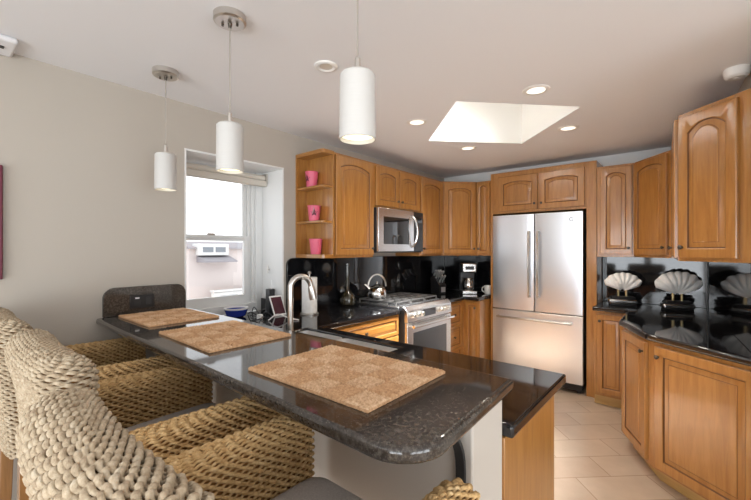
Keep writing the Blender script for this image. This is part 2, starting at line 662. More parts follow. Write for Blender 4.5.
nb2 = thing('house', 'smaller brown and white gabled house at the left edge of the window view', 'building', (-13.6, 4.2, -3.2))
MB().box(-15.0, -12.4, 4.0, 6.2, -3.2, 1.25).build('wall', 'stucco', nb2)
mb = MB()
mb.rings([[(x, 3.9, 1.25), (x, 5.1, 1.80), (x, 6.3, 1.25)] for x in (-15.0, -12.3)])
mb.build('roof', 'shingle', nb2, smooth=False)
MB().box(-12.4, -12.36, 5.25, 5.75, 0.2, 0.9).build('window', 'vinyl', nb2)
MB().box(-12.36, -12.34, 5.3, 5.7, 0.25, 0.85).build('pane', 'far_glass', nb2)
struct(MB().box(-40, -3.3, -20, 30, -3.4, -3.2), 'ground', 'stucco', smooth=False)

# ---- roller shade
rs = thing('roller_shade', 'beige roller shade rolled up at the head of the window', 'window shade', (-2.8, 1.48, 1.97))
mb = MB()
mb.cyl((-2.775, WY0 + 0.03, 2.035), (-2.775, WY1 - 0.03, 2.035), 0.024, n=18)
mb.build('roll', 'shade_fabric', rs)
MB().box(-2.80, -2.745, WY0 + 0.02, WY1 - 0.015, 1.965, 2.012).build('valance', 'shade_fabric', rs, bevel=0.006)
for ya in (WY1 - 0.028, WY0 + 0.014):
    MB().box(-2.81, -2.74, ya, ya + 0.014, 1.985, 2.07).build('bracket', 'nickel', rs)

# ------------------------------------------------------------------ cabinets
def door_mesh(O, U, N, w, h, arch=0.0, glaze=True, stile=0.055, thick=0.02):
    """raised panel door: O lower left corner, U along the width, N outward"""
    O, U, N = Vector(O), Vector(U).normalized(), Vector(N).normalized()
    NA = 12

    def outline(ins, ar, top_extra=0.0):
        x0, x1, y0, y1 = ins, w - ins, ins, h - ins - top_extra
        pts = [(x0, y0), (x1, y0)]
        for k in range(NA + 1):
            t = k / NA
            x = x1 + (x0 - x1) * t
            s_ = 2 * t - 1
            y = y1 - ar + ar * (1 - abs(s_) ** 2.2) if ar else y1
            pts.append((x, y))
        return pts

    def ring(pts, n_):
        return [O + U * x + Vector((0, 0, y)) + N * n_ for x, y in pts]

    mb = MB()
    st = min(stile, w * 0.24, h * 0.24)
    T = thick
    sh = min(0.026, w * 0.09, h * 0.09)
    loops = [(0.0, 0.0, 0.0), (0.0, 0.0, T - 0.004), (0.004, 0.0, T), (st - 0.005, arch, T), (st, arch, T - 0.003), (st + 0.003, arch, T - 0.010),
             (st + 0.006, arch, T - 0.010), (st + 0.006 + sh, arch, T - 0.004), (st + 0.0085 + sh, arch, T - 0.0035), (st + 0.012 + sh, arch, T - 0.001)]
    rings = [ring(outline(i_, a_), n_) for i_, a_, n_ in loops]
    n = len(rings[0])
    for j in range(len(rings) - 1):
        k0 = len(mb.v)
        mi = 1 if (glaze and j in (4, 5, 7)) else 0
        mb.add(rings[j] + rings[j + 1], [[i_, (i_ + 1) % n, n + (i_ + 1) % n, n + i_] for i_ in range(n)], mi)
    c = rings[-1]
    mb.add(c, [list(range(n))], 0)
    mb.add(rings[0], [list(range(n))[::-1]], 0)
    return mb


def weld(o):
    bm = bmesh.new()
    bm.from_mesh(o.data)
    bmesh.ops.remove_doubles(bm, verts=bm.verts, dist=0.00005)
    bmesh.ops.recalc_face_normals(bm, faces=bm.faces)
    bm.to_mesh(o.data)
    bm.free()
    o.data.shade_smooth()
    o.data.set_sharp_from_angle(angle=math.radians(25))


def knob(parent, p, N, r=0.013):
    p, N = Vector(p), Vector(N).normalized()
    mb = MB()
    mb.tube([p, p + N * 0.006, p + N * 0.012, p + N * 0.016, p + N * 0.021, p + N * 0.025], [r * 0.55, r * 0.4, r * 0.5, r, r, r * 0.6], 12)
    return mb.build('knob', 'pewter', parent)


def door(parent, A, B, z0, z1, arch=0.026, kn=None, name='door', gap=0.004, stile=0.055, off=0.001, mat='wood'):
    """door on the vertical face from A to B (left to right seen from outside)"""
    A, B = Vector((A[0], A[1], 0)), Vector((B[0], B[1], 0))
    U = (B - A).normalized()
    N = Vector((U.y, -U.x, 0))
    w = (B - A).length - 2 * gap
    O = A + U * gap + Vector((0, 0, z0)) + N * off
    o = door_mesh(O, U, N, w, z1 - z0, arch, stile=stile).build(name, [mat, 'glaze'], parent)
    weld(o)
    if kn:
        kx = 0.028 if 'l' in kn else (w - 0.028 if 'r' in kn else w / 2)
        kz = 0.06 if 'b' in kn else ((z1 - z0) - 0.06 if 't' in kn else (z1 - z0) / 2)
        knob(o, O + U * kx + Vector((0, 0, kz)) + N * 0.0185, N)
    return o


G_UP = 'upper wall cabinets'
ZU0, ZU1 = 1.365, 2.225
XF = -2.20       # front of the left wall cabinets
YF = 4.125       # front of the back wall cabinets


def body(parent, poly, z0, z1, mat='wood'):
    return MB().prism(poly, z0, z1).build('body', mat, parent, bevel=0.002)


def upper(name, label, poly, z0, z1, doors, cat='cabinet'):
    cx = sum(p[0] for p in poly) / len(poly)
    cy = sum(p[1] for p in poly) / len(poly)
    t = thing(name, label, cat, (cx, cy, z0))
    body(t, poly, z0, z1)
    for d_ in doors:
        door(t, *d_[0], **d_[1])
    return t


# open corner shelf unit at the end of the left run
t = thing('shelf_unit', 'narrow open end shelf unit of maple holding the pink pails', 'shelf', (-2.37, 2.05, ZU0))
x0, x1, y0, y1 = XW + 0.002, XF, 1.985, 2.108
MB().box(x0, x0 + 0.016, y0, y1, ZU0 + 0.03, ZU1 - 0.03).build('back_panel', 'wood', t)
MB().box(x0 + 0.016, x1, y1 - 0.016, y1, ZU0 + 0.03, ZU1 - 0.03).build('side_panel', 'wood', t)
rp = lambda: rounded([(x0, y0), (x1, y0), (x1, y1), (x0, y1)], [0, 0.03, 0, 0])
MB().prism(rp(), ZU1 - 0.03, ZU1).build('top_panel', 'wood_h', t, bevel=0.002)
MB().prism(rp(), ZU0, ZU0 + 0.03).build('bottom_panel', 'wood_h', t, bevel=0.002)
for z in (1.665, 1.945):
    MB().prism(rounded([(x0 + 0.016, y0 + 0.004), (x1 - 0.01, y0 + 0.004), (x1 - 0.01, y1 - 0.016), (x0 + 0.016, y1 - 0.016)], [0, 0.03, 0, 0]), z - 0.018, z).build('shelf', 'wood_h', t, bevel=0.003)

XB = XW + 0.002
upper('wall_cabinet', 'tall single-door maple wall cabinet between the pail shelves and the microwave',
      [(XB, 2.110), (XF - 0.021, 2.110), (XF - 0.021, 2.612), (XB, 2.612)], ZU0, ZU1,
      [(((XF - 0.021, 2.125), (XF - 0.021, 2.605), ZU0 + 0.02, ZU1 - 0.02), dict(arch=0.036, kn='rb'))])
upper('wall_cabinet', 'short two-door maple wall cabinet directly above the microwave',
      [(XB, 2.614), (XF - 0.021, 2.614), (XF - 0.021, 3.368), (XB, 3.368)], 1.825, ZU1,
      [(((XF - 0.021, 2.635), (XF - 0.021, 2.99), 1.84, ZU1 - 0.02), dict(arch=0.022, kn='rb')),
       (((XF - 0.021, 2.992), (XF - 0.021, 3.347), 1.84, ZU1 - 0.02), dict(arch=0.022, kn='lb'))])
upper('wall_cabinet', 'single-door maple wall cabinet just right of the microwave',
      [(XB, 3.370), (XF - 0.021, 3.370), (XF - 0.021, 3.840), (XB, 3.840)], ZU0, ZU1,
      [(((XF - 0.021, 3.385), (XF - 0.021, 3.835), ZU0 + 0.02, ZU1 - 0.02), dict(arch=0.030, kn='lb'))])
A, B = Vector((XF - 0.015, 3.842)), Vector((-1.93, 4.14))
upper('wall_cabinet', 'diagonal corner maple wall cabinet above the coffee maker',
      [(XB, 3.842), tuple(A), tuple(B), (-1.93, YB - 0.002), (XB, YB - 0.002)], ZU0, ZU1,
      [((tuple(A + (B - A) * 0.03), tuple(A + (B - A) * 0.97), ZU0 + 0.02, ZU1 - 0.02), dict(arch=0.030, kn='rb'))])
t = upper('wall_cabinet', 'slim maple wall cabinet squeezed between the corner cabinet and the refrigerator',
          [(-1.928, YF + 0.021), (-1.766, YF + 0.021), (-1.766, YB - 0.002), (-1.928, YB - 0.002)], ZU0, ZU1,
          [(((-1.926, YF + 0.021), (-1.767, YF + 0.021), ZU0 + 0.02, ZU1 - 0.02), dict(arch=0.02, kn='lb', stile=0.035))])

# refrigerator surround with two doors above
t = thing('refrigerator_surround', 'maple surround framing the refrigerator with two small arched doors on top', 'cabinet', (-1.23, 4.5, 0))
FY = 4.15
MB().box(-1.762, -1.735, FY, 4.915, 0.002, 2.295).build('side_panel', 'wood', t, bevel=0.002)
MB().box(-0.79, -0.702, FY, FY + 0.03, 0.002, 2.295).build('stile', 'wood', t, bevel=0.002)
MB().box(-0.722, -0.702, FY + 0.03, 4.915, 0.002, 2.295).build('side_panel', 'wood', t, bevel=0.002)
MB().box(-1.735, -0.79, FY + 0.001, 4.915, 1.835, 2.295).build('body', 'wood', t, bevel=0.002)
door(t, (-1.675, FY + 0.001), (-1.241, FY + 0.001), 1.862, 2.242, arch=0.026, kn='rb', stile=0.06)
door(t, (-1.235, FY + 0.001), (-0.80, FY + 0.001), 1.862, 2.242, arch=0.026, kn='lb', stile=0.06)

upper('wall_cabinet', 'narrow single-door maple wall cabinet just right of the refrigerator',
      [(-0.698, YF + 0.021), (-0.402, YF + 0.021), (-0.402, YB - 0.002), (-0.698, YB - 0.002)], ZU0, ZU1,
      [(((-0.675, YF + 0.021), (-0.412, YF + 0.021), ZU0 + 0.025, ZU1 - 0.02), dict(arch=0.030, kn='rb', stile=0.05))])
A, B = Vector((-0.40, YF + 0.018)), Vector((-0.125, 3.79))
upper('wall_cabinet', 'diagonal corner maple wall cabinet right of the refrigerator with its door in shade',
      [(-0.40, YB - 0.002), tuple(A), tuple(B), (wr(3.79) - 0.002, 3.79), (wr(YB) - 0.002, YB - 0.002)], ZU0, ZU1,
      [((tuple(A + (B - A) * 0.03), tuple(A + (B - A) * 0.95), ZU0 + 0.025, ZU1 - 0.02), dict(arch=0.030, kn='rb', stile=0.05))])
upper('wall_cabinet', 'maple wall cabinet seen edge-on behind the large angled cabinet at right',
      [(-0.108, 3.788), (-0.062, 2.862), (wr(2.862) - 0.002, 2.862), (wr(3.788) - 0.002, 3.788)], ZU0, ZU1,
      [(((-0.108, 3.78), (-0.085, 3.32), ZU0 + 0.02, ZU1 - 0.02), dict(arch=0.030, kn='rb')),
       (((-0.0846, 3.315), (-0.062, 2.87), ZU0 + 0.02, ZU1 - 0.02), dict(arch=0.030, kn='lb'))])
A, B = Vector((-0.058, 2.858)), Vector((wr(2.575) - 0.002, 2.575))
upper('wall_cabinet', 'large angled maple wall cabinet nearest the camera at the right edge',
      [tuple(A), tuple(B), (wr(2.858) - 0.002, 2.858)], ZU0, ZU1,
      [((tuple(A + (B - A) * 0.02), tuple(A + (B - A) * 0.80), ZU0 + 0.02, ZU1 - 0.025), dict(arch=0.046, kn='lb'))])


# ---- base cabinets
def base_body(t, poly, kick_poly, z1=0.872):
    MB().prism(poly, 0.10, z1).build('body', 'wood', t, bevel=0.002)
    MB().prism(kick_poly, 0.002, 0.10).build('toe_kick', 'kick', t)


XC = -1.965   # fronts of the left base run
t = thing('base_cabinet', 'maple base cabinet with drawer between the sink corner and the range', 'cabinet', (-2.25, 2.2, 0))
base_body(t, [(XB, 1.722), (XC, 1.722), (XC, 2.65), (XB, 2.65)], [(XB, 1.722), (XC - 0.06, 1.722), (XC - 0.06, 2.65), (XB, 2.65)])
door(t, (XC, 1.76), (XC, 2.635), 0.70, 0.855, arch=0, name='drawer', stile=0.03, kn='c', mat='wood_h')
door(t, (XC, 1.76), (XC, 2.195), 0.13, 0.69, arch=0, kn='rt')
door(t, (XC, 2.20), (XC, 2.635), 0.13, 0.69, arch=0, kn='lt')
t = thing('base_cabinet', 'maple sink base of the peninsula with a plain end panel facing the room', 'cabinet', (-1.3, 1.4, 0))
MB().box(XB, -0.445, 1.102, 1.12, 0.1, 0.872).build('back_panel', 'wood', t)
MB().box(XB, -0.445, 1.60, 1.618, 0.1, 0.872).build('front_panel', 'wood', t)
MB().box(XB, -0.445, 1.12, 1.60, 0.1, 0.12).build('bottom_panel', 'wood', t)
MB().box(-0.443, -0.425, 1.102, 1.628, 0.002, 0.872).build('end_panel', 'wood', t, bevel=0.002)
MB().box(XB, -0.445, 1.102, 1.58, 0.002, 0.10).build('toe_kick', 'kick', t)
for k in range(3):
    xa = -0.47 - k * 0.48
    door(t, (xa, 1.618), (xa - 0.475, 1.618), 0.13, 0.85, arch=0, kn='lt')
t = thing('base_cabinet', 'maple drawer base right of the range running into the corner', 'cabinet', (-2.2, 4.0, 0))
YD = 3.885
base_body(t, [(XB, 3.435), (XC, 3.435), (XC, YD), (-1.775, YD), (-1.775, YB - 0.002), (XB, YB - 0.002)],
          [(XB, 3.435), (XC - 0.06, 3.435), (XC - 0.06, YD + 0.06), (-1.775, YD + 0.06), (-1.775, YB - 0.002), (XB, YB - 0.002)])
for z0, z1 in ((0.13, 0.37), (0.375, 0.615), (0.62, 0.855)):
    door(t, (XC, 3.45), (XC, 3.80), z0, z1, arch=0, name='drawer', stile=0.03, kn='c', mat='wood_h')
door(t, (-1.935, YD), (-1.785, YD), 0.13, 0.855, arch=0, kn='rt', stile=0.04)

t = thing('base_cabinet', 'small single-door maple base cabinet beside the right side of the refrigerator', 'cabinet', (-0.55, 4.2, 0))
base_body(t, [(-0.698, 3.965), (-0.43, 3.965), (-0.43, YB - 0.002), (-0.698, YB - 0.002)],
          [(-0.698, 4.025), (-0.43, 4.025), (-0.43, YB - 0.002), (-0.698, YB - 0.002)])
door(t, (-0.675, 3.965), (-0.435, 3.965), 0.125, 0.845, arch=0, kn='lt', stile=0.05)
t = thing('base_cabinet', 'angled two-door maple base cabinet at the end of the right counter', 'cabinet', (0.0, 3.2, 0))
C1, C2, C3 = Vector((-0.382, 3.265)), Vector((-0.193, 2.868)), Vector((wr(2.50) - 0.002, 2.515))
pb = [(-0.428, 3.965), (-0.382, 3.93), tuple(C1), tuple(C2), tuple(C3), (wr(YB) - 0.003, YB - 0.002), (-0.428, YB - 0.002)]
pk = [(-0.428, 4.02), (-0.325, 3.93), (-0.325, 3.29), (-0.148, 2.925), (wr(2.57) - 0.004, 2.60), (wr(YB) - 0.003, YB - 0.002), (-0.428, YB - 0.002)]
base_body(t, pb, pk)
door(t, tuple(C1 + (C2 - C1) * 0.04), tuple(C1 + (C2 - C1) * 0.93), 0.12, 0.85, arch=0, kn='rt')
door(t, tuple(C2 + (C3 - C2) * 0.06), tuple(C2 + (C3 - C2) * 1.0), 0.12, 0.85, arch=0, kn='lt')

# ------------------------------------------------------------------ stone
SX0, SX1, SY0, SY1 = -1.95, -1.18, 1.20, 1.622
XE = -0.40
xs = [XB, SX0, -1.93, SX1, XE]
ys = [1.102, WY1 - 0.002, 1.15, SY0, SY1, 1.715, 2.652]
ys = sorted(ys)


def in_top(x, y):
    if SX0 < x < SX1 and SY0 < y < SY1:
        return False
    if y < 1.715:
        return True
    return x < -1.93


o = cells(xs, ys, in_top, ZT - 0.04, ZT).build('worktop', 'granite', bevel=0.009, seg=3)
struct(MB().box(XG + 0.088, XB - 0.0005, 1.087, WY1 - 0.0135, ZT - 0.04, ZT), 'trim_3', 'granite', smooth=False)      # sill stone
tag(o, 'black granite sink worktop running from the peninsula end to the range', 'worktop')
o = cells([XB, -1.93, -1.768], [3.433, 3.845, YB - 0.002], lambda x, y: not (x > -1.93 and y < 3.845), ZT - 0.04, ZT).build('worktop', 'granite', bevel=0.012, seg=4)
tag(o, 'black granite corner worktop under the coffee maker', 'worktop')
pr = [(-0.70, YB - 0.002), (-0.70, 3.92), (-0.45, 3.91), (-0.415, 3.87), (-0.412, 3.275), (-0.218, 2.85), (wr(2.47) - 0.001, 2.475), (wr(YB) - 0.001, YB - 0.002)]
o = MB().prism(rounded(pr, [0, 0, 0.02, 0.02, 0.05, 0.05, 0, 0], 5), ZT - 0.04, ZT).build('worktop', 'granite', bevel=0.012, seg=4)
tag(o, 'black granite worktop with a clipped end on the right, under the white shells', 'worktop')
bar = rounded([(XB, 0.605), (-0.375, 0.562), (-0.402, 1.118), (XB, 1.118)], [0, 0.11, 0.012, 0], 12)
o = MB().prism(bar, ZBAR - 0.036, ZBAR).build('breakfast_bar', 'bar_granite', bevel=0.015, seg=4)
tag(o, 'raised brown-black granite breakfast bar with a rounded corner and woven placemats', 'bar counter')


def splash(label, mb, bevel=0.0):
    return tag(mb.build('backsplash', 'granite', bevel=bevel), label, 'backsplash')


mb = MB()
pts = rounded([(WY1 + 0.02, ZT), (YB - 0.022, ZT), (YB - 0.022, ZU0 - 0.003), (2.62, ZU0 - 0.003), (WY1 + 0.02, ZU0 - 0.003)], [0, 0, 0, 0, 0.06])
mb.rings([[(XW + 0.001, y, z + 0.001) for y, z in pts], [(XW + 0.02, y, z + 0.001) for y, z in pts]])
splash('black granite backsplash on the left wall behind the range and kettle', mb, 0.002)
splash('black granite backsplash in the far left corner behind the coffee maker', MB().box(XW + 0.022, -1.77, YB - 0.02, YB - 0.001, ZT + 0.001, ZU0 - 0.003), 0.002)
splash('reflective black granite backsplash right of the refrigerator behind two white shells', MB().box(-0.697, wr(YB) - 0.022, YB - 0.018, YB - 0.001, ZT + 0.001, ZU0 - 0.003), 0.002)
splash('black granite backsplash along the right wall mirroring a white shell',
       MB().prism([(wr(YB) - 0.001, YB - 0.02), (wr(2.5) - 0.001, 2.5), (wr(2.5) - 0.018, 2.5), (wr(YB) - 0.018, YB - 0.02)], ZT + 0.001, ZU0 - 0.003), 0.002)
mb = MB()
pts = rounded([(0.635, ZBAR), (1.085, ZBAR), (1.085, 1.213), (0.635, 1.213)], [0, 0, 0.06, 0.06])
mb.rings([[(XW + 0.001, y, z + 0.001) for y, z in pts], [(XW + 0.022, y, z + 0.001) for y, z in pts]])
tag(mb.build('backsplash', 'bar_granite', bevel=0.003), 'small rounded granite splash on the left wall at the end of the raised bar', 'backsplash')
splash('low granite strip along the window recess under the white reveal', MB().box(XG + 0.10, XW + 0.0, WY1 - 0.030, WY1 - 0.0135, ZT + 0.001, 1.02), 0.002)

# outlet in the bar splash
t = thing('power_outlet', 'black power outlet set in the granite splash at the wall end of the bar', 'outlet', (XW + 0.023, 0.83, 1.1))
MB().box(XW + 0.0225, XW + 0.030, 0.765, 0.895, 1.085, 1.165).build('cover_plate', 'black', t, bevel=0.002)
for yc in (0.80, 0.86):
    mb = MB().box(XW + 0.030, XW + 0.033, yc - 0.018, yc + 0.018, 1.10, 1.15)
    mb.build('socket', 'matte_black', t, bevel=0.002)
MB().box(XW + 0.030, XW + 0.034, 0.79, 0.812, 1.142, 1.15).build('glint_strip', 'cable_white', t)  # white strip standing in for a glint on the outlet

# bar bracket
mb = MB()
pp = [(0.898, 0.55), (0.898, 0.86)]
for k in range(1, 10):
    a = k / 9 * PI / 2
    pp.append((0.898 - 0.148 * (1 - math.cos(a)), 0.86 + 0.148 * math.sin(a)))
pp.append((0.66, 1.008))
rings = []
for i_, (y, z) in enumerate(pp):
    q0, q1 = pp[max(i_ - 1, 0)], pp[min(i_ + 1, len(pp) - 1)]
    ty, tz = q1[0] - q0[0], q1[1] - q0[1]
    L_ = math.hypot(ty, tz)
    ny, nz_ = -tz / L_ * 0.0045, ty / L_ * 0.0045
    ny, nz_ = -ny, -nz_
    rings.append([(-0.472, y - 0.006 - ny, z - nz_), (-0.447, y - 0.006 - ny, z - nz_), (-0.447, y - 0.006 + ny, z + nz_), (-0.472, y - 0.006 + ny, z + nz_)])
mb.rings(rings)
tag(mb.build('bar_bracket', 'matte_black'), 'curved black iron bracket holding up the end of the raised bar', 'bracket')

# ------------------------------------------------------------------ sink and faucet
t = thing('sink', 'stainless undermount double sink in the peninsula worktop', 'sink', (-1.565, 1.41, 0.70))
XM = -1.60
for a, b in ((SX0, XM), (XM, SX1)):
    mb = MB()
    q = lambda i, z: [(x, y, z) for x, y in rounded([(a + i, SY0 + i), (b - i, SY0 + i), (b - i, SY1 - i), (a + i, SY1 - i)], [0.03] * 4, 5)]
    rr = [q(0.0035, 0.70), q(0.0035, 0.9015), q(0.007, 0.9015), q(0.010, 0.74), q(0.034, 0.703)]
    mb.rings(rr)
    ob = mb.build('bowl', 'satin', t)
    MB().lathe([(0.0, 0.7005), (0.042, 0.7005), (0.045, 0.703), (0.0, 0.7035)], ((a + b) / 2, 1.41, 0), 20).build('drain', 'chrome', ob)

t = thing('faucet', 'tall brushed gooseneck faucet behind the raised bar', 'faucet', (-1.53, 1.165, ZT))
fx, fy = -1.53, 1.165
MB().lathe([(0.0, 0.0), (0.032, 0.0), (0.032, 0.008), (0.026, 0.014), (0.024, 0.09), (0.02, 0.10), (0, 0.10)], (fx, fy, ZT + 0.001), 20).build('base', 'nickel', t)
pts = [(fx, fy, ZT + 0.09), (fx, fy, 1.16)]
R_ = 0.056
for k in range(1, 14):
    a = PI * k / 13 * 0.97
    dd = R_ * (1 - math.cos(a))
    pts.append((fx + 0.25 * dd, fy + 0.97 * dd, 1.24 + R_ * math.sin(a)))
MB().tube(pts, 0.0145, 14).build('spout', 'nickel', t)
e = Vector(pts[-1])
f = e + (e - Vector(pts[-2])).normalized() * 0.07
g2 = e + (f - e) * 0.2
MB().tube([e, g2, e + (f - e) * 0.7, f], [0.0155, 0.019, 0.021, 0.0215], 14).build('spray_head', 'nickel', t)
mb = MB()
mb.tube([(fx + 0.024, fy, ZT + 0.06), (fx + 0.05, fy, ZT + 0.07), (fx + 0.10, fy + 0.01, ZT + 0.095)], [0.008, 0.007, 0.005], 10)
mb.build('lever', 'nickel', t)

# ------------------------------------------------------------------ range
t = thing('range', 'stainless steel gas range standing in the left counter run', 'range', (-2.2, 3.04, 0))
RY0, RY1, RX = 2.662, 3.424, -1.905
MB().box(XB + 0.02, RX, RY0, RY1, 0.10, 0.905).build('body', 'dark_grey', t, bevel=0.004)
MB().box(XB + 0.02, RX - 0.05, RY0 + 0.02, RY1 - 0.02, 0.002, 0.10).build('plinth', 'black', t)
mb = MB()
mb.rings([[(RX, y, 0.80), (RX + 0.035, y, 0.80), (RX + 0.03, y, 0.90), (RX - 0.005, y, 0.935), (RX - 0.06, y, 0.935), (RX - 0.06, y, 0.905), (RX, y, 0.905)] for y in (RY0 - 0.004, RY1 + 0.004)])
cp = mb.build('control_panel', 'steel', t, bevel=0.003)
for y in (2.72, 2.79, 2.86, 3.18, 3.25, 3.32):
    kz = 0.857
    mb = MB()
    mb.tube([(RX + 0.033, y, kz), (RX + 0.040, y, kz), (RX + 0.041, y, kz), (RX + 0.068, y, kz + 0.004), (RX + 0.072, y, kz + 0.004)], [0.027, 0.027, 0.022, 0.019, 0.016], 18)
    mb.build('knob', 'nickel', cp)
MB().box(RX + 0.032, RX + 0.036, 2.915, 3.12, 0.825, 0.888).build('display', 'dark_glass', cp)
dr = MB().box(RX + 0.001, RX + 0.03, RY0, RY1, 0.24, 0.795).build('oven_door', 'steel', t, bevel=0.004)
MB().box(RX + 0.030, RX + 0.0325, RY0 + 0.09, RY1 - 0.09, 0.33, 0.70).build('window', 'dark_glass', dr, bevel=0.001)
mb = MB()
mb.cyl((RX + 0.075, RY0 + 0.03, 0.765), (RX + 0.075, RY1 - 0.03, 0.765), 0.014)
for y in (RY0 + 0.06, RY1 - 0.06):
    mb.cyl((RX + 0.03, y, 0.765), (RX + 0.075, y, 0.765), 0.01)
mb.build('handle', 'chrome', dr)
MB().box(RX + 0.001, RX + 0.028, RY0, RY1, 0.105, 0.235).build('warming_drawer', 'steel', t, bevel=0.004)
ct = MB().box(XB + 0.02, RX - 0.062, RY0 - 0.004, RY1 + 0.004, 0.906, 0.928).build('cooktop', 'steel', t, bevel=0.003)
MB().box(XB + 0.06, RX - 0.10, RY0 + 0.02, RY1 - 0.02, 0.928, 0.931).build('burner_tray', 'steel', ct)
for bx in (-2.36, -2.13):
    for by in (2.80, 3.045, 3.29):
        if by == 3.045 and bx > -2.2:
            continue
        MB().lathe([(0, 0), (0.05, 0), (0.05, 0.008), (0.034, 0.010), (0.034, 0.018), (0, 0.02)], (bx if by != 3.045 else -2.245, by, 0.931), 20).build('burner', 'matte_black', ct)
for k in range(3):
    ya, yb = RY0 + 0.03 + k * 0.236, RY0 + 0.03 + (k + 1) * 0.236 - 0.006
    mb = MB()
    xa, xb2 = XB + 0.07, RX - 0.115
    zg0, zg1 = 0.952, 0.964
    mb.box(xa, xb2, ya, ya + 0.012, zg0, zg1).box(xa, xb2, yb - 0.012, yb, zg0, zg1)
    mb.box(xa, xa + 0.012, ya, yb, zg0, zg1).box(xb2 - 0.012, xb2, ya, yb, zg0, zg1)
    ym = (ya + yb) / 2
    mb.box(xa, xb2, ym - 0.006, ym + 0.006, zg0, zg1)
    for q_ in (0.25, 0.5, 0.75):
        xm = xa + (xb2 - xa) * q_
        mb.box(xm - 0.006, xm + 0.006, ya, yb, zg0, zg1)
    for (x_, y_) in ((xa, ya), (xb2 - 0.012, ya), (xa, yb - 0.012), (xb2 - 0.012, yb - 0.012)):
        mb.box(x_, x_ + 0.012, y_, y_ + 0.012, 0.931, zg0)
    mb.build('grate', 'grate', ct, bevel=0.002)

# ---- kettle
kx, ky, kz = -2.33, 2.80, 0.965
t = thing('kettle', 'round polished steel kettle on the near back burner of the range', 'kettle', (kx, ky, kz))
prof = [(0, 0), (0.075, 0), (0.092, 0.012), (0.098, 0.04), (0.092, 0.075), (0.072, 0.105), (0.04, 0.122), (0.036, 0.124), (0, 0.126)]
MB().lathe(prof, (kx, ky, kz), 32).build('body', 'chrome', t)
MB().lathe([(0, 0.124), (0.034, 0.126), (0.02, 0.136), (0.008, 0.14), (0.008, 0.147), (0.013, 0.153), (0.009, 0.16), (0, 0.161)], (kx, ky, kz), 20).build('lid', 'chrome', t)
dv = Vector((-0.62, -0.78, 0))
hp = []
for k in range(15):
    a = PI * (k / 14 * 1.12 - 0.12)
    hp.append((kx + dv.x * 0.088 * math.cos(a), ky + dv.y * 0.088 * math.cos(a), kz + 0.115 + 0.115 * math.sin(a)))
MB().tube(hp, 0.0085, 10).build('handle', 'nickel', t)
MB().tube([(kx + dv.x * 0.06, ky + dv.y * 0.06, kz + 0.075), (kx + dv.x * 0.10, ky + dv.y * 0.10, kz + 0.115), (kx + dv.x * 0.125, ky + dv.y * 0.125, kz + 0.135)], [0.024, 0.018, 0.014], 14).build('spout', 'chrome', t)

# ------------------------------------------------------------------ microwave
t = thing('microwave', 'stainless over-the-range microwave with a curved handle', 'microwave', (-2.36, 2.99, 1.405))
MX = -2.165
MB().box(XW + 0.025, MX - 0.025, 2.622, 3.360, 1.405, 1.818).build('body', 'dark_grey', t, bevel=0.003)
dr = MB().box(MX - 0.025, MX, 2.622, 3.190, 1.415, 1.818).build('door', 'steel', t, bevel=0.004)
MB().box(MX, MX + 0.0025, 2.70, 3.10, 1.485, 1.74).build('window', 'dark_glass', dr)
MB().box(MX - 0.025, MX - 0.001, 3.192, 3.360, 1.415, 1.818).build('control_panel', 'black', t, bevel=0.003)
mb = MB()
for r_ in range(5):
    for c_ in range(3):
        mb.box(MX - 0.001, MX + 0.0005, 3.235 + c_ * 0.037, 3.262 + c_ * 0.037, 1.50 + r_ * 0.04, 1.522 + r_ * 0.04)
mb.build('buttons', 'dark_grey', t)
MB().box(MX - 0.001, MX + 0.0005, 3.23, 3.335, 1.715, 1.765).build('display', 'dark_glass', t)
mb = MB()
hp = []
for k in range(13):
    a = k / 12
    hp.append((MX + 0.004 + 0.05 * math.sin(PI * a) ** 0.6, 3.155 + 0.02 * math.sin(PI * a), 1.46 + 0.31 * a))
mb.tube(hp, 0.0115, 10)
mb.build('handle', 'chrome', dr)

# ------------------------------------------------------------------ refrigerator
t = thing('refrigerator', 'stainless french-door refrigerator with a freezer drawer below', 'refrigerator', (-1.265, 4.45, 0))
RL, RR, FF = -1.722, -0.812, 4.100
MB().box(RL + 0.012, RR - 0.012, FF + 0.072, 4.88, 0.06, 1.80).build('body', 'dark_grey', t, bevel=0.004)
MB().box(RL + 0.02, RR - 0.02, FF + 0.05, 4.6, 0.035, 0.10).build('base_grille', 'black', t)


def bowed(x0, x1, z0, z1, name, parent):
    mb = MB()
    rings = []
    n = 10
    pts = [(x0, FF + 0.07)]
    for k in range(n + 1):
        u = k / n
        x = x0 + (x1 - x0) * u
        pts.append((x, FF + 0.012 - 0.012 * math.sin(PI * min(max(u, 0.0), 1.0)) ** 0.5))
    pts.append((x1, FF + 0.07))
    mb.prism(pts, z0, z1)
    return mb.build(name, 'steel_v', parent, bevel=0.004, seg=2, angle=50)


xm = -1.27
dl = bowed(RL, xm - 0.003, 0.785, 1.813, 'door', t)
drr = bowed(xm + 0.003, RR, 0.785, 1.813, 'door', t)
fz = bowed(RL, RR, 0.105, 0.775, 'freezer_drawer', t)


def bar_handle(parent, p0, p1, out, r=0.012):
    mb = MB()
    p0, p1 = Vector(p0), Vector(p1)
    o_ = Vector((0, -out, 0))
    d_ = (p1 - p0)
    mb.tube([p0, p0 + o_ * 0.8, p0 + o_ + d_ * 0.03, p0 + o_ * 1.12 + d_ * 0.5, p1 + o_ - d_ * 0.03, p1 + o_ * 0.8, p1], r, 12)
    return mb.build('handle', 'nickel', parent)


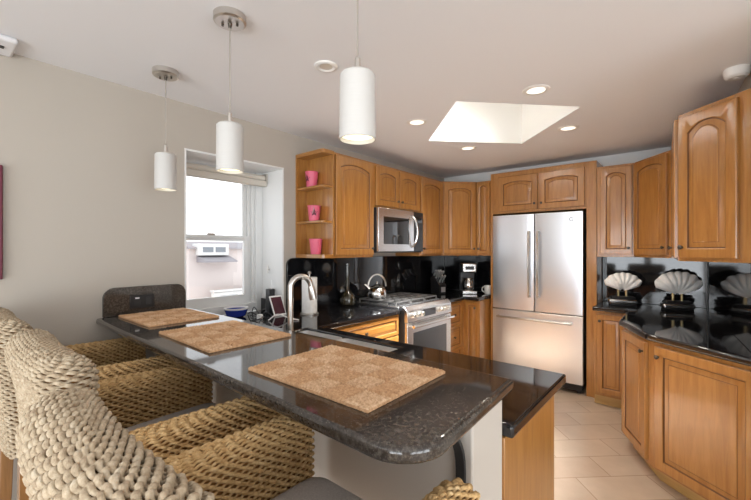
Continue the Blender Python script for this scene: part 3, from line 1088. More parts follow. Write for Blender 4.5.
bar_handle(dl, (xm - 0.045, FF + 0.008, 0.94), (xm - 0.045, FF + 0.008, 1.62), 0.05)
bar_handle(drr, (xm + 0.045, FF + 0.008, 0.94), (xm + 0.045, FF + 0.008, 1.62), 0.05)
bar_handle(fz, (RL + 0.07, FF + 0.004, 0.70), (RR - 0.10, FF + 0.004, 0.70), 0.045)
mb = MB()
ec = Vector((RR - 0.10, FF + 0.001, 1.735))
pts = [(ec.x + 0.017 * math.cos(a), ec.y - 0.0015, ec.z + 0.017 * math.sin(a)) for a in [PI * 0.25 + PI * 1.6 * k / 16 for k in range(17)]]
mb.tube(pts, 0.0028, 6)
mb.tube([(ec.x, ec.y - 0.0015, ec.z), (ec.x + 0.015, ec.y - 0.0015, ec.z)], 0.0026, 6)
mb.build('emblem', 'dark_grey', drr)
for x_ in (RL + 0.05, RR - 0.05):
    MB().cyl((x_, FF + 0.11, 0.0), (x_, FF + 0.11, 0.06), 0.022).build('foot', 'black', t)

# ------------------------------------------------------------------ shells, counter things
def shell(loc, ang, label, k=1.0):
    t = thing('shell_ornament', label, 'ornament', (loc[0], loc[1], ZT + 0.001), 'white shell ornaments on the right counter')
    x, y, z = loc[0], loc[1], ZT + 0.001
    ca, sa = math.cos(ang), math.sin(ang)
    P = lambda u, d, h: (x + u * ca - d * sa, y + u * sa + d * ca, z + h)   # u right, d away from viewer

    def slab(u0, u1, d0, d1, h0, h1, nm, mat, bv=0.004):
        mb = MB()
        mb.add([P(a, b, c) for c in (h0, h1) for a, b in ((u0, d0), (u1, d0), (u1, d1), (u0, d1))],
               [[3, 2, 1, 0], [4, 5, 6, 7], [0, 1, 5, 4], [1, 2, 6, 5], [2, 3, 7, 6], [3, 0, 4, 7]])
        return mb.build(nm, mat, t, bevel=bv)

    slab(-0.105, 0.105, -0.04, 0.04, 0, 0.016, 'base', 'black')
    slab(-0.115, 0.115, -0.045, 0.045, 0.016, 0.056, 'block', 'steel', 0.012)
    slab(-0.10, 0.10, -0.038, 0.038, 0.056, 0.082, 'cap', 'black', 0.01)
    for u in (-0.032, 0.032):
        mb = MB()
        mb.cyl(P(u, 0, 0.082), P(u, 0, 0.165), 0.011, n=12)
        mb.build('post', 'brass', t)
    # scallop fan with ribs
    NA_, NR = 73, 10
    front, back = [], []
    for j in range(NR):
        rr = j / (NR - 1)
        fr, bk = [], []
        for i in range(NA_):
            q = i / (NA_ - 1)
            th = math.radians(16 + 148 * q)
            rib = abs(math.sin(q * PI * 7.0))
            c_ = abs(math.cos(th))
            R = k * (0.175 + 0.05 * c_ ** 2) * (1.0 + 0.045 * rib) * (1.0 - 0.16 * max(0.0, (c_ - 0.86) / 0.10) ** 2)
            r_ = 0.016 + (R - 0.016) * rr
            u = 0.88 * r_ * math.cos(th)
            h = 0.13 + 1.12 * r_ * math.sin(th)
            bulge = -0.045 * math.sin(PI * min(1, rr * 0.95)) * (0.4 + 0.6 * math.sin(max(0, min(PI, th)))) - 0.016 * rr * rib
            fr.append(P(u, bulge - 0.004, h))
            bk.append(P(u, bulge + 0.005, h))
        front.append(fr)
        back.append(bk)
    mb = MB()
    mb.rings(front, False, False, closed=False)
    mb.rings([r_[::-1] for r_ in back], False, False, closed=False)
    edge = [front[-1], back[-1]]
    mb.rings(edge, False, False, closed=False)
    mb.rings([front[0], back[0]], False, False, closed=False)
    mb.rings([[r_[0] for r_ in front], [r_[0] for r_ in back]], False, False, closed=False)
    mb.rings([[r_[-1] for r_ in front], [r_[-1] for r_ in back]], False, False, closed=False)
    o = mb.build('fan_shell', 'shell', t, angle=60)
    weld(o)
    o.data.set_sharp_from_angle(angle=math.radians(60))
    return t


shell((-0.50, 4.20), math.radians(20), 'white fan shell on a steel-banded base beside the refrigerator, farther of two', 0.86)
shell((-0.095, 4.13), math.radians(24), 'white fan shell on a steel-banded base near the right corner, nearer of two')

# coffee maker
cx, cy = -2.05, 4.16
t = thing('coffee_maker', 'black and steel drip coffee maker in the far corner of the counter', 'coffee maker', (cx, cy, ZT + 0.001))
a0 = math.radians(38)
ca, sa = math.cos(a0), math.sin(a0)


def cm(u0, u1, d0, d1, h0, h1, nm, mat, bv=0.006):
    P = lambda u, d, h: (cx + u * ca - d * sa, cy + u * sa + d * ca, ZT + 0.001 + h)
    mb = MB()
    mb.add([P(a, b, c) for c in (h0, h1) for a, b in ((u0, d0), (u1, d0), (u1, d1), (u0, d1))],
           [[3, 2, 1, 0], [4, 5, 6, 7], [0, 1, 5, 4], [1, 2, 6, 5], [2, 3, 7, 6], [3, 0, 4, 7]])
    return mb.build(nm, mat, t, bevel=bv)


cm(-0.085, 0.085, -0.11, 0.10, 0, 0.035, 'base', 'steel')
cm(-0.085, 0.085, 0.03, 0.10, 0.035, 0.25, 'water_tank', 'black')
cm(-0.085, 0.085, -0.10, 0.10, 0.25, 0.36, 'brew_head', 'steel', 0.015)
cm(-0.05, 0.05, -0.103, -0.10, 0.285, 0.325, 'display', 'black', 0.001)
pc = (cx - 0.0 * ca + 0.045 * sa, cy - 0.045 * ca, ZT + 0.036)
MB().lathe([(0, 0), (0.055, 0), (0.066, 0.02), (0.068, 0.09), (0.05, 0.13), (0.045, 0.15), (0, 0.152)], pc, 24).build('carafe', 'chrome', t)
MB().tube([(pc[0] + 0.045, pc[1] - 0.03, pc[2] + 0.14), (pc[0] + 0.085, pc[1] - 0.055, pc[2] + 0.12), (pc[0] + 0.085, pc[1] - 0.055, pc[2] + 0.05), (pc[0] + 0.06, pc[1] - 0.04, pc[2] + 0.03)], 0.008, 8).build('handle', 'black', t)

# knife block
t = thing('knife_block', 'dark knife block bristling with steel-handled knives left of the coffee maker', 'knife block', (-2.32, 3.93, ZT + 0.001))
bx, by = -2.32, 3.93
mb = MB()
L = Vector((0.30, -0.1, 0)).normalized()
Sx = Vector((-L.y, L.x, 0))
B0 = Vector((bx, by, ZT + 0.001))
prof = [(-0.07, 0), (0.07, 0), (0.085, 0.10), (-0.02, 0.21), (-0.08, 0.19)]
mb.rings([[B0 + L * a + Sx * s_ + Vector((0, 0, h)) for a, h in prof] for s_ in (-0.055, 0.055)])
mb.build('block', 'black', t, bevel=0.004)
for i_, (a, h, s_) in enumerate([(-0.05, 0.20, -0.035), (-0.05, 0.20, 0.0), (-0.05, 0.20, 0.035), (0.0, 0.19, -0.035), (0.0, 0.19, 0.0), (0.0, 0.19, 0.035), (0.045, 0.14, -0.02), (0.045, 0.14, 0.02)]):
    p0 = B0 + L * a + Sx * s_ + Vector((0, 0, h - 0.01))
    dd = (L * 0.55 + Vector((0, 0, 0.84))).normalized()
    MB().tube([p0, p0 + dd * 0.03, p0 + dd * 0.10, p0 + dd * 0.105], [0.010, 0.010, 0.013, 0.008], 8).build('knife_handle', 'satin', t)
MB().obox(B0 + L * 0.086 + Sx * (-0.03) + Vector((0, 0, 0.02)), Sx * 0.06, L * 0.004, Vector((0, 0, 0.06))).build('plate', 'satin', t)

# mug
mx_, my_ = -1.83, 4.235
t = thing('mug', 'white coffee mug half hidden beside the refrigerator surround', 'mug', (mx_, my_, ZT + 0.001))
MB().lathe([(0, 0), (0.036, 0), (0.042, 0.01), (0.044, 0.10), (0.041, 0.10), (0.038, 0.012), (0, 0.01)], (mx_, my_, ZT + 0.001), 24).build('cup', 'ceramic', t)
hp = [(mx_ - (0.040 + 0.034 * math.sin(a)), my_ - 0.005, ZT + 0.052 + 0.032 * math.cos(a)) for a in [PI * k / 10 for k in range(11)]]
MB().tube(hp, 0.006, 8).build('handle', 'ceramic', t)

# bottle
mb = MB().lathe([(0, 0), (0.05, 0), (0.07, 0.02), (0.075, 0.06), (0.06, 0.105), (0.03, 0.135), (0.02, 0.16), (0.018, 0.37), (0.022, 0.375), (0.022, 0.39), (0, 0.392)], (-2.435, 2.50, ZT + 0.001), 24)
tag(mb.build('bottle', 'bottle'), 'dark long-necked round bottle on the counter left of the range', 'bottle')

# paper towel holder
px_, py_ = -2.36, 1.985
t = thing('paper_towel_holder', 'white paper towel roll on a steel stand left of the range', 'paper towels', (px_, py_, ZT + 0.001))
MB().lathe([(0, 0), (0.075, 0), (0.075, 0.008), (0.068, 0.014), (0, 0.014)], (px_, py_, ZT + 0.001), 28).build('base', 'nickel', t)
MB().lathe([(0.02, 0.015), (0.06, 0.015), (0.061, 0.02), (0.061, 0.292), (0.06, 0.296), (0.02, 0.296)], (px_, py_, ZT + 0.001), 28).build('roll', 'paper', t)
MB().lathe([(0, 0.29), (0.007, 0.29), (0.007, 0.318), (0.014, 0.326), (0.015, 0.336), (0.008, 0.345), (0, 0.346)], (px_, py_, ZT + 0.001), 16).build('finial', 'nickel', t)

# bowl
bx_, by_ = -2.69, 1.535
t = thing('bowl', 'cobalt blue bowl with a white rim on the sill below the window', 'bowl', (bx_, by_, ZT + 0.001))
MB().lathe([(0, 0), (0.05, 0), (0.07, 0.012), (0.088, 0.06), (0.084, 0.06), (0.066, 0.018), (0, 0.01)], (bx_, by_, ZT + 0.001), 32).build('body', 'blue', t)
MB().lathe([(0.0875, 0.0602), (0.091, 0.072), (0.087, 0.073), (0.0842, 0.0602)], (bx_, by_, ZT + 0.001), 32, cap0=False, cap1=False).build('rim', 'ceramic', t)

# tablet leaning on the recess wall
t = thing('tablet', 'white-framed tablet with a dark red screen propped up beside the window', 'tablet', (-2.51, 1.79, ZT + 0.001))
O = Vector((-2.475, 1.735, ZT + 0.002))
U = Vector((0, 0.115, 0))
V = Vector((-0.075, 0, 0.15))
Wn = U.cross(V).normalized()
MB().obox(O, U, V, -Wn * 0.008).build('case', 'cable_white', t, bevel=0.003)
MB().obox(O + U * 0.08 + V * 0.08 + Wn * 0.0002, U * 0.84, V * 0.84, Wn * 0.0012).build('screen', 'screen', t)

MB().obox(O + V * 0.45 + U * 0.4 - Wn * 0.009, U * 0.2, V * 0.08, Vector((-0.03, 0, -0.0645))).build('stand', 'dark_grey', t)

# chargers and cables
def plug(p, label, tilt):
    t = thing('power_adapter', label, 'charger', p)
    p = Vector(p)
    d = Vector((math.cos(tilt), math.sin(tilt), 0))
    s_ = Vector((-d.y, d.x, 0))
    MB().obox(p - d * 0.016 - s_ * 0.02, d * 0.032, s_ * 0.04, Vector((0, 0, 0.035))).build('body', 'cable_white', t, bevel=0.005)
    mb = MB()
    for q in (-0.007, 0.007):
        mb.obox(p + d * 0.016 + s_ * (q - 0.001) + Vector((0, 0, 0.012)), d * 0.016, s_ * 0.002, Vector((0, 0, 0.008)))
    mb.build('prongs', 'nickel', t)


plug((-2.47, 1.60, ZT + 0.001), 'white charger plug lying among the cables on the sink counter', 0.4)


def cord(name, pts, r, mat, label, cat='cable'):
    c = []
    P = [Vector(p) for p in pts]
    P = [P[0] * 2 - P[1]] + P + [P[-1] * 2 - P[-2]]
    for i in range(1, len(P) - 2):
        for k in range(8):
            u = k / 8
            a, b, c_, d = P[i - 1], P[i], P[i + 1], P[i + 2]
            c.append(0.5 * ((2 * b) + (c_ - a) * u + (2 * a - 5 * b + 4 * c_ - d) * u * u + (3 * b - a - 3 * c_ + d) * u ** 3))
    c.append(P[-2])
    return tag(MB().tube(c, r, 6).build(name, mat), label, cat)


zc = ZT + 0.005
cord('charging_cable', [(-2.80, 1.74, zc), (-2.70, 1.70, zc + 0.05), (-2.60, 1.69, zc), (-2.52, 1.69, zc + 0.035), (-2.43, 1.69, zc), (-2.41, 1.64, zc + 0.01), (-2.44, 1.62, zc)], 0.004, 'black', 'black charging cable tangled on the counter in front of the tablet')
cord('charging_cable', [(-2.72, 1.655, zc), (-2.62, 1.62, zc + 0.03), (-2.56, 1.64, zc), (-2.54, 1.56, zc + 0.02), (-2.44, 1.54, zc), (-2.36, 1.54, zc + 0.02), (-2.30, 1.48, zc)], 0.004, 'matte_black', 'second black cable looping along the counter edge toward the faucet')
cord('charging_cable', [(-2.36, 1.60, zc), (-2.32, 1.65, zc + 0.04), (-2.27, 1.72, zc + 0.01), (-2.20, 1.75, zc)], 0.005, 'cable_white', 'short white charging cable beside the faucet on the sink counter')
t = thing('radio_clock', 'small dark gadget with a thin white aerial behind the tablet', 'radio', (-2.63, 1.80, ZT + 0.001))
MB().box(-2.66, -2.605, 1.775, 1.83, ZT + 0.001, ZT + 0.20).build('body', 'dark_grey', t, bevel=0.006)
MB().cyl((-2.615, 1.80, ZT + 0.195), (-2.615, 1.80, ZT + 0.27), 0.003, n=8).build('aerial', 'cable_white', t)
t = thing('cord_cleat', 'small grey shade-cord cleat on the white window reveal', 'cleat', (-2.72, WY1 - 0.014, 1.28))
MB().box(-2.726, -2.714, WY1 - 0.026, WY1 - 0.0125, 1.262, 1.272).build('post', 'nickel', t)
MB().cyl((-2.72, WY1 - 0.028, 1.235), (-2.72, WY1 - 0.028, 1.30), 0.005, n=10).build('horn', 'nickel', t)


# ------------------------------------------------------------------ pink pails
def star(mb, c, ang, r):
    """five-pointed star wrapped round the pail; c is the pail's foot"""
    def pt(u, v, out):
        z = 0.066 + v
        rad = 0.041 + 0.011 * (z - 0.004) / 0.114 + out
        a = ang + u / 0.047
        return (c[0] + rad * math.cos(a), c[1] + rad * math.sin(a), c[2] + z)
    uv = []
    for k in range(10):
        a = PI / 2 + k * PI / 5
        q = r if k % 2 == 0 else r * 0.5
        uv.append((q * math.cos(a), q * math.sin(a)))
    vs = [pt(u, v, 0.0012) for u, v in uv] + [pt(u, v, -0.0003) for u, v in uv] + [pt(0, 0, 0.0014)]
    mb.add(vs, [[20, i, (i + 1) % 10] for i in range(10)] + [[i, 10 + i, 10 + (i + 1) % 10, (i + 1) % 10] for i in range(10)])


def pail(loc, label, star_ang, handle=True):
    x, y, z = loc
    t = thing('pail', label, 'pail', loc, 'pink pails on the open shelves')
    MB().lathe([(0, 0), (0.040, 0), (0.041, 0.004), (0.052, 0.118), (0.054, 0.120), (0.054, 0.125), (0.050, 0.125), (0.039, 0.006), (0, 0.006)], (x, y, z + 0.0005), 28).build('bucket', 'pink', t)
    if star_ang is not None:
        mb = MB()
        star(mb, (x, y, z + 0.0005), star_ang, 0.031)
        mb.build('star', 'maroon', t)
    if handle:
        pts = []
        for k in range(13):
            a = PI * k / 12
            pts.append((x + 0.053 * math.cos(a) * 0.75, y - 0.053 * math.cos(a) * 0.65 - 0.0, z + 0.112 - 0.055 * math.sin(a) * 1.0))
        pts = [(px + (-0.0) * 0, py, pz) for px, py, pz in pts]
        out = []
        for k, p in enumerate(pts):
            a = PI * k / 12
            s_ = math.sin(a)
            out.append((p[0] + 0.040 * s_, p[1] - 0.050 * s_, p[2]))
        MB().tube(out, 0.0018, 6).build('wire_handle', 'nickel', t)
    return t


vd = math.atan2(-2.05, 2.38)
pail((-2.395, 2.038, 1.945), 'pink pail with a dark star on its left side on the highest shelf', vd - 0.9, False)
pail((-2.365, 2.038, 1.665), 'pink pail with a dark star facing front on the middle shelf', vd)
pail((-2.345, 2.038, ZU0 + 0.03), 'plain pink pail on the lowest open shelf', None, False)

# ------------------------------------------------------------------ placemats
def placemat(cx, cy, w, h, label, rot=0.0, nx=6, ny=4):
    sx, sy = 30, 30
    t_top = 0.0065
    X = np.linspace(-w / 2, w / 2, nx * sx + 1)
    Y = np.linspace(-h / 2, h / 2, ny * sy + 1)
    xx, yy = np.meshgrid(X, Y)
    ix = np.clip(((xx + w / 2) / w * nx).astype(int), 0, nx - 1)
    iy = np.clip(((yy + h / 2) / h * ny).astype(int), 0, ny - 1)
    ux = (xx + w / 2) / w * nx - ix
    uy = (yy + h / 2) / h * ny - iy
    par = (ix + iy) % 2
    ribs = 7
    along = np.where(par == 0, uy, ux)
    across = np.where(par == 0, ux, uy)
    z = 0.006 * np.abs(np.sin(along * ribs * PI)) * (0.75 + 0.25 * np.sin(across * 14 * PI + np.floor(along * ribs) * 2.1))
    z *= np.minimum(1, np.minimum.reduce([ux, 1 - ux, uy, 1 - uy]) * 14 + 0.15)
    inner = (np.abs(xx) < w / 2 - 0.01) & (np.abs(yy) < h / 2 - 0.01)
    z -= 0.006 * (np.minimum.reduce([ux, 1 - ux, uy, 1 - uy]) < 0.05) * inner
    z += rng.normal(0, 0.0004, z.shape)
    ex = xx + rng.normal(0, 0.0005, z.shape)
    ey = yy + rng.normal(0, 0.0005, z.shape)
    zz = ZBAR + 0.002 + t_top + z
    n1, n0 = z.shape
    c, s_ = math.cos(rot), math.sin(rot)
    V = np.stack([cx + ex * c - ey * s_, cy + ex * s_ + ey * c, zz], -1).reshape(-1, 3)
    idx = np.arange(n1 * n0).reshape(n1, n0)
    F = np.stack([idx[:-1, :-1], idx[:-1, 1:], idx[1:, 1:], idx[1:, :-1]], -1).reshape(-1, 4)
    ringi = list(idx[0, :]) + list(idx[1:, -1]) + list(idx[-1, :-1][::-1]) + list(idx[1:-1, 0][::-1])
    low = [(V[i][0], V[i][1], ZBAR + 0.001) for i in ringi]
    mb = MB()
    mb.v = [tuple(p) for p in V] + low
    k0 = len(V)
    n = len(ringi)
    mb.f = F.tolist() + [[int(ringi[i]), k0 + i, k0 + (i + 1) % n, int(ringi[(i + 1) % n])] for i in range(n)] + [[k0 + i for i in range(n)]]
    pmi = ((ix + iy) % 2)[:-1, :-1].reshape(-1)
    mb.mi = [int(q) for q in pmi] + [0] * (n + 1)
    return tag(mb.build('placemat', ['mat', 'mat_alt'], angle=80), label, 'placemat', 'woven placemats on the bar')


M['mat_alt'] = fibre('woven_seagrass_mat_pale', srgb(180, 138, 104), srgb(218, 183, 146), srgb(242, 214, 182), 120)
placemat(-0.825, 0.838, 0.495, 0.365, 'large checkered woven placemat nearest the camera on the bar', 0.01)
placemat(-1.60, 0.855, 0.495, 0.365, 'woven placemat in the middle of the bar, opposite the faucet', -0.02)
placemat(-2.262, 0.88, 0.45, 0.36, 'woven placemat farthest away, against the wall splash of the bar', 0.0)

# ------------------------------------------------------------------ ceiling fittings
def pendant():
    x, y = -2.16, 0.825
    t = thing('pendant_lamp', 'white cylinder pendant lamp nearest the left wall, farthest of the three', 'pendant lamp', (x, y, 1.75), 'pendant lamps over the bar')
    MB().lathe([(0, -0.032), (0.056, -0.032), (0.064, -0.026), (0.064, -0.001), (0, -0.001)], (x, y, ZC), 32).build('canopy', 'nickel', t)
    mb = MB()
    for q in (-0.03, 0.03):
        mb.cyl((x + q * 0.77, y + q * 0.64, ZC - 0.031), (x + q * 0.77, y + q * 0.64, ZC - 0.042), 0.005, n=10)
    mb.cyl((x, y, ZC - 0.032), (x, y, ZC - 0.05), 0.009, 0.006, n=12)
    mb.build('canopy_screws', 'pewter', t)
    MB().cyl((x, y, 2.0), (x, y, ZC - 0.035), 0.0028, n=8).build('cord', 'nickel', t)
    MB().lathe([(0, 0), (0.0085, 0), (0.0085, 0.045), (0.004, 0.05), (0, 0.05)], (x, y, 1.944), 14).build('socket_cap', 'nickel', t)
    MB().lathe([(0.009, 0.192), (0.046, 0.192), (0.052, 0.186), (0.0535, 0.004), (0.0535, 0), (0.0500, 0), (0.049, 0.178), (0.04, 0.187), (0.009, 0.1875)], (x, y, 1.752), 40, cap0=False, cap1=False).build('lamp_shade', 'pendant', t)
    MB().lathe([(0, 0.012), (0.0485, 0.012), (0.0485, 0.018), (0, 0.018)], (x, y, 1.752), 28).build('bulb', 'bulb', t)
    return t


p0 = pendant()
copy_thing(p0, (0.71, -0.025, 0), 'white cylinder pendant lamp in the middle of the row over the bar')
copy_thing(p0, (1.412, -0.015, 0), 'white cylinder pendant lamp nearest the camera, hanging over the largest placemat')


def downlight(x, y, label):
    t = thing('recessed_light', label, 'ceiling light', (x, y, ZC - 0.004), 'lit recessed lights in the ceiling')
    MB().lathe([(0.052, -0.006), (0.075, -0.003), (0.077, -0.0005), (0.050, -0.0005)], (x, y, ZC), 32, cap0=False, cap1=False).build('trim_ring', 'ceramic', t)
    MB().lathe([(0, -0.003), (0.052, -0.003), (0.052, -0.001), (0, -0.001)], (x, y, ZC), 28).build('lens', 'led', t)
    l = bpy.data.lights.new('recessed_lamp', 'SPOT')
    l.energy = 32
    l.spot_size = math.radians(130)
    l.spot_blend = 0.8
    l.shadow_soft_size = 0.05
    l.color = (1.0, 0.92, 0.79)
    lo = bpy.data.objects.new('lamp_light', l)
    COL.objects.link(lo)
    lo.parent = t
    lo.location = (0, 0, -0.006)
    return t


downlight(-0.716, 2.352, 'lit recessed ceiling light just right of the skylight opening, nearest the camera')
downlight(-1.579, 2.366, 'lit recessed ceiling light left of the skylight opening')
downlight(-0.746, 3.246, 'lit recessed ceiling light in front of the refrigerator, right of the skylight')
downlight(-1.614, 3.278, 'lit recessed ceiling light beyond the skylight, toward the far corner')
t = thing('ceiling_speaker', 'unlit round white ceiling fitting between the pendant lamps', 'ceiling fitting', (-1.462, 1.341, ZC - 0.006))
MB().lathe([(0.034, -0.004), (0.046, -0.010), (0.060, -0.006), (0.062, -0.0005), (0.030, -0.0005)], (-1.462, 1.341, ZC), 32, cap0=False, cap1=False).build('trim_ring', 'ceramic', t)
MB().lathe([(0, -0.002), (0.035, -0.0035), (0.035, -0.001), (0, -0.001)], (-1.462, 1.341, ZC), 28).build('grille', 'shade_fabric', t)
t = thing('smoke_detector', 'round white smoke detector on the ceiling above the right cabinets', 'smoke detector', (0.19, 2.77, ZC - 0.045))
MB().lathe([(0, -0.05), (0.038, -0.05), (0.05, -0.04), (0.055, -0.015), (0.055, -0.0005), (0, -0.0005)], (0.182, 2.76, ZC), 32).build('housing', 'ceramic', t)
MB().lathe([(0, -0.053), (0.012, -0.053), (0.012, -0.049), (0, -0.049)], (0.182, 2.76, ZC), 16).build('test_button', 'vinyl', t)

# ceiling air vent
t = thing('air_vent', 'white ceiling air vent with dark slots at the top left corner', 'vent', (-2.40, -0.1, 2.35))
MB().box(XW + 0.004, -2.34, -0.65, 0.27, 2.362, ZC - 0.001).build('housing', 'ceiling', t, bevel=0.012, seg=3)
for k in range(2):
    MB().box(-2.50 + k * 0.065, -2.475 + k * 0.065, -0.60, 0.20 + 0.03 * k, 2.358, 2.3615).build('slot', 'black', t)
# framed picture at the left edge
t = thing('picture_frame', 'dark reddish picture frame on the left wall, cut by the frame edge', 'picture', (XW + 0.01, -0.02, 1.3))
MB().box(XW + 0.001, XW + 0.025, -0.30, 0.235, 1.29, 1.835).build('frame', 'maroon', t, bevel=0.004)
MB().box(XW + 0.025, XW + 0.027, -0.25, 0.185, 1.34, 1.785).build('picture', 'shade_fabric', t)

# ------------------------------------------------------------------ woven chairs
def strands(loops, nst, amp, rn, rt, slant, core_inset, seg=4, jitter=0.0006):
    """loops: closed outlines (points, normals); rows weave over and under nst stakes, each knot slanting a little"""
    V, F = [], []
    k0 = 0
    NS = 6
    ang = np.arange(NS) * 2 * PI / NS
    m = nst * seg
    J = len(loops)
    RS = []
    for P, N in loops:
        d = np.linalg.norm(np.roll(P, -1, 0) - P, axis=1)
        s_ = np.concatenate([[0], np.cumsum(d)])
        u = np.linspace(0, s_[-1], m, endpoint=False)
        Pe = np.vstack([P, P[:1]])
        Ne = np.vstack([N, N[:1]])
        RP = np.stack([np.interp(u, s_, Pe[:, i]) for i in range(3)], 1)
        RN = np.stack([np.interp(u, s_, Ne[:, i]) for i in range(3)], 1)
        RN /= np.linalg.norm(RN, axis=1, keepdims=True) + 1e-9
        RS.append((RP, RN))
    q = np.arange(NS)
    for j, (RP, RN) in enumerate(RS):
        T0 = np.roll(RP, -1, 0) - np.roll(RP, 1, 0)
        T0 /= np.linalg.norm(T0, axis=1, keepdims=True) + 1e-9
        B0 = np.cross(T0, RN)
        knot = np.repeat(rng.normal(0, jitter, (nst, 3)), seg, axis=0)
        size = np.repeat(rng.uniform(0.86, 1.14, nst), seg)[:, None]
        for ply in (0.0,):
            ph = np.arange(m) / seg * PI + (j % 2) * PI
            C = RP + RN * (amp * np.cos(ph))[:, None] + B0 * (slant * np.sin(ph))[:, None] + knot
            T = np.roll(C, -1, 0) - np.roll(C, 1, 0)
            T /= np.linalg.norm(T, axis=1, keepdims=True) + 1e-9
            B = np.cross(T, RN)
            B /= np.linalg.norm(B, axis=1, keepdims=True) + 1e-9
            Nn = np.cross(B, T)
            sw = ((1.0 + 0.16 * np.cos(ph))[:, None] * size)[:, :, None]
            ring = C[:, None, :] + sw * rn * np.cos(ang)[None, :, None] * Nn[:, None, :] + sw * rt * np.sin(ang)[None, :, None] * B[:, None, :]
            V.append(ring.reshape(-1, 3))
            i = np.arange(m)
            a = k0 + (i[:, None] * NS + q[None, :])
            b = k0 + (((i + 1) % m)[:, None] * NS + q[None, :])
            a2 = k0 + (i[:, None] * NS + ((q + 1) % NS)[None, :])
            b2 = k0 + (((i + 1) % m)[:, None] * NS + ((q + 1) % NS)[None, :])
            F.append(np.stack([a, b, b2, a2], -1).reshape(-1, 4))
            k0 += m * NS
    mi = [0] * sum(len(f) for f in F)
    # inner core so that nothing shows through the weave
    core = []
    for RP, RN in RS:
        core.append(RP[::seg] - RN[::seg] * core_inset)
    n = len(core[0])
    CV = np.vstack(core)
    V.append(CV)
    i = np.arange(n)
    for j in range(J - 1):
        f = np.stack([k0 + j * n + i, k0 + j * n + (i + 1) % n, k0 + (j + 1) * n + (i + 1) % n, k0 + (j + 1) * n + i], -1)
        F.append(f)
        mi += [1] * n
    faces = np.vstack(F).tolist()
    faces.append([k0 + q for q in range(n)][::-1])
    faces.append([k0 + (J - 1) * n + q for q in range(n)])
    mi += [1, 1]
    mb = MB()
    mb.v = [tuple(p) for p in np.vstack(V)]
    mb.f = faces
    mb.mi = mi
    return mb


def stadium(L_, w, n=24):
    """closed outline around a centre line of length L_ with half width w: (along, across, normal)"""
    h = max(L_ / 2 - w, 0.001)
    pts = []
    for k in range(n):
        pts.append((-h + 2 * h * k / n, -w, 0, -1))
    for k in range(n // 2):
        a = -PI / 2 + PI * k / (n // 2)
        pts.append((h + w * math.cos(a), w * math.sin(a), math.cos(a), math.sin(a)))
    for k in range(n):
        pts.append((h - 2 * h * k / n, w, 0, 1))
    for k in range(n // 2):
        a = PI / 2 + PI * k / (n // 2)
        pts.append((-h + w * math.cos(a), w * math.sin(a), math.cos(a), math.sin(a)))
    return np.array(pts)


def loaf(L_, widths, z0, z1, step, place):
    """woven block: straight sides with half width widths(z) and a rounded woven top"""
    loops = []
    wtop = widths(z1)
    zt = z1 - wtop
    nrow = max(2, int(round((zt - z0) / step)))
    for k in range(nrow + 1):
        z = z0 + (zt - z0) * k / nrow
        o = stadium(L_, widths(z))
        P = np.array([place(a, b, z) for a, b, _, _ in o])
        N = np.array([(*place(a + na * 0.01, b + nb * 0.01, z)[:2], z) for a, b, na, nb in o]) - P
        N /= np.linalg.norm(N, axis=1, keepdims=True)
        loops.append((P, N))
    nt = max(3, int(round(wtop * PI / 2 / step)))
    hl = L_ / 2 - wtop
    for k in range(1, nt + 1):
        t = k / nt * math.acos(step * 0.42 / wtop)
        w = wtop * math.cos(t)
        o = stadium(2 * (hl + w), w)
        z = zt + wtop * math.sin(t)
        P = np.array([place(a, b, z) for a, b, _, _ in o])
        N = np.array([(*place(a + na * 0.01, b + nb * 0.01, z)[:2], z) for a, b, na, nb in o]) - P
        N = N / np.linalg.norm(N, axis=1, keepdims=True) * math.cos(t)
        N[:, 2] += math.sin(t)
        loops.append((P, N))
    return loops


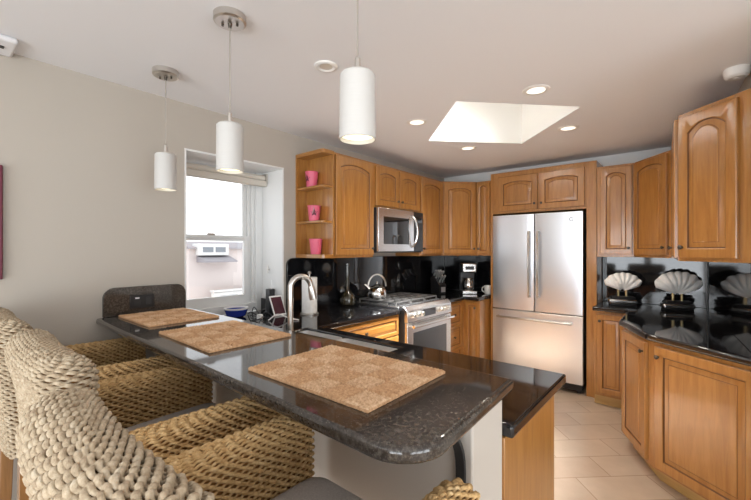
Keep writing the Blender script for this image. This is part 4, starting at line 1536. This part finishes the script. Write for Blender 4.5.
def chair():
    ox, oy = -0.66, 0.45
    t = thing('bar_chair', 'woven seagrass bar chair nearest the camera, below the rounded bar corner', 'chair', (ox, oy, 0), 'woven bar chairs along the bar')

    def bw(z):
        k = max(0.0, (z - 1.00) / 0.10)
        return 0.046 + 0.014 * min(1.0, k) ** 1.3

    def bplace(a, b, z):
        return (ox + a, 0.184 + 0.22 * a * a - 0.09 * (z - 1.10) + b, z)

    lp = loaf(0.575, bw, 0.66, 1.165, 0.0092, bplace)
    strands(lp, 76, 0.0034, 0.0037, 0.0046, 0.0024, 0.004).build('backrest', ['rattan_lit', 'rattan_core'], t, angle=80)
    for sgn in (-1, 1):
        def aplace(a, b, z, sgn=sgn):
            return (ox + sgn * 0.275 + b, 0.518 + a, z + 0.02 * (0.26 - a) * max(0.0, (z - 0.64) / 0.29))
        lp = loaf(0.59, lambda z: 0.05, 0.64, 0.925, 0.0100, aplace)
        strands(lp, 76, 0.0032, 0.0037, 0.0049, 0.0024, 0.004).build('armrest', ['rattan', 'rattan_core'], t, angle=80)
    # front apron
    def fplace(a, b, z):
        return (ox + a, 0.775 + b, z)
    lp = loaf(0.42, lambda z: 0.018, 0.63, 0.700, 0.0158, fplace)
    strands(lp, 36, 0.0030, 0.0050, 0.0065, 0.002, 0.004).build('apron', ['rattan', 'rattan_core'], t, angle=80)
    # cushion
    mb = MB()
    rings = []
    x0, x1, y0, y1 = ox - 0.215, ox + 0.215, 0.325, 0.795
    for ins, z in ((0.012, 0.690), (0.0, 0.704), (0.0, 0.745), (0.008, 0.758), (0.03, 0.767), (0.10, 0.772)):
        rings.append([(x, y, z) for x, y in rounded([(x0 + ins, y0 + ins), (x1 - ins, y0 + ins), (x1 - ins, y1 - ins), (x0 + ins, y1 - ins)], [0.05] * 4, 6)])
    mb.rings(rings)
    mb.build('seat_cushion', 'cushion', t)
    MB().box(ox - 0.22, ox + 0.22, 0.26, 0.75, 0.655, 0.688).build('seat_frame', 'leg', t)
    for sx_ in (-1, 1):
        for yy, dy in ((0.235, -0.02), (0.755, 0.02)):
            px2 = ox + sx_ * 0.262
            mb = MB()
            rr = []
            for z, h, f_ in ((0.002, 0.017, 1.0), (0.30, 0.021, 0.4), (0.638, 0.024, 0.0)):
                c_ = (px2 + sx_ * 0.0 * f_, yy + dy * f_)
                rr.append([(c_[0] + a * h, c_[1] + b * h, z) for a, b in ((-1, -1), (1, -1), (1, 1), (-1, 1))])
            mb.rings(rr)
            mb.build('leg', 'leg', t, bevel=0.003)
    mb = MB()
    mb.box(ox - 0.245, ox + 0.245, 0.748, 0.772, 0.22, 0.25)
    mb.build('footrest', 'leg', t, bevel=0.003)
    return t


ch = chair()
ch.location.y -= 0.03
copy_thing(ch, (-0.77, 0.06, 0), 'woven seagrass bar chair in the middle of the row along the bar')
copy_thing(ch, (-1.53, 0.04, 0), 'woven seagrass bar chair farthest away, against the left wall')
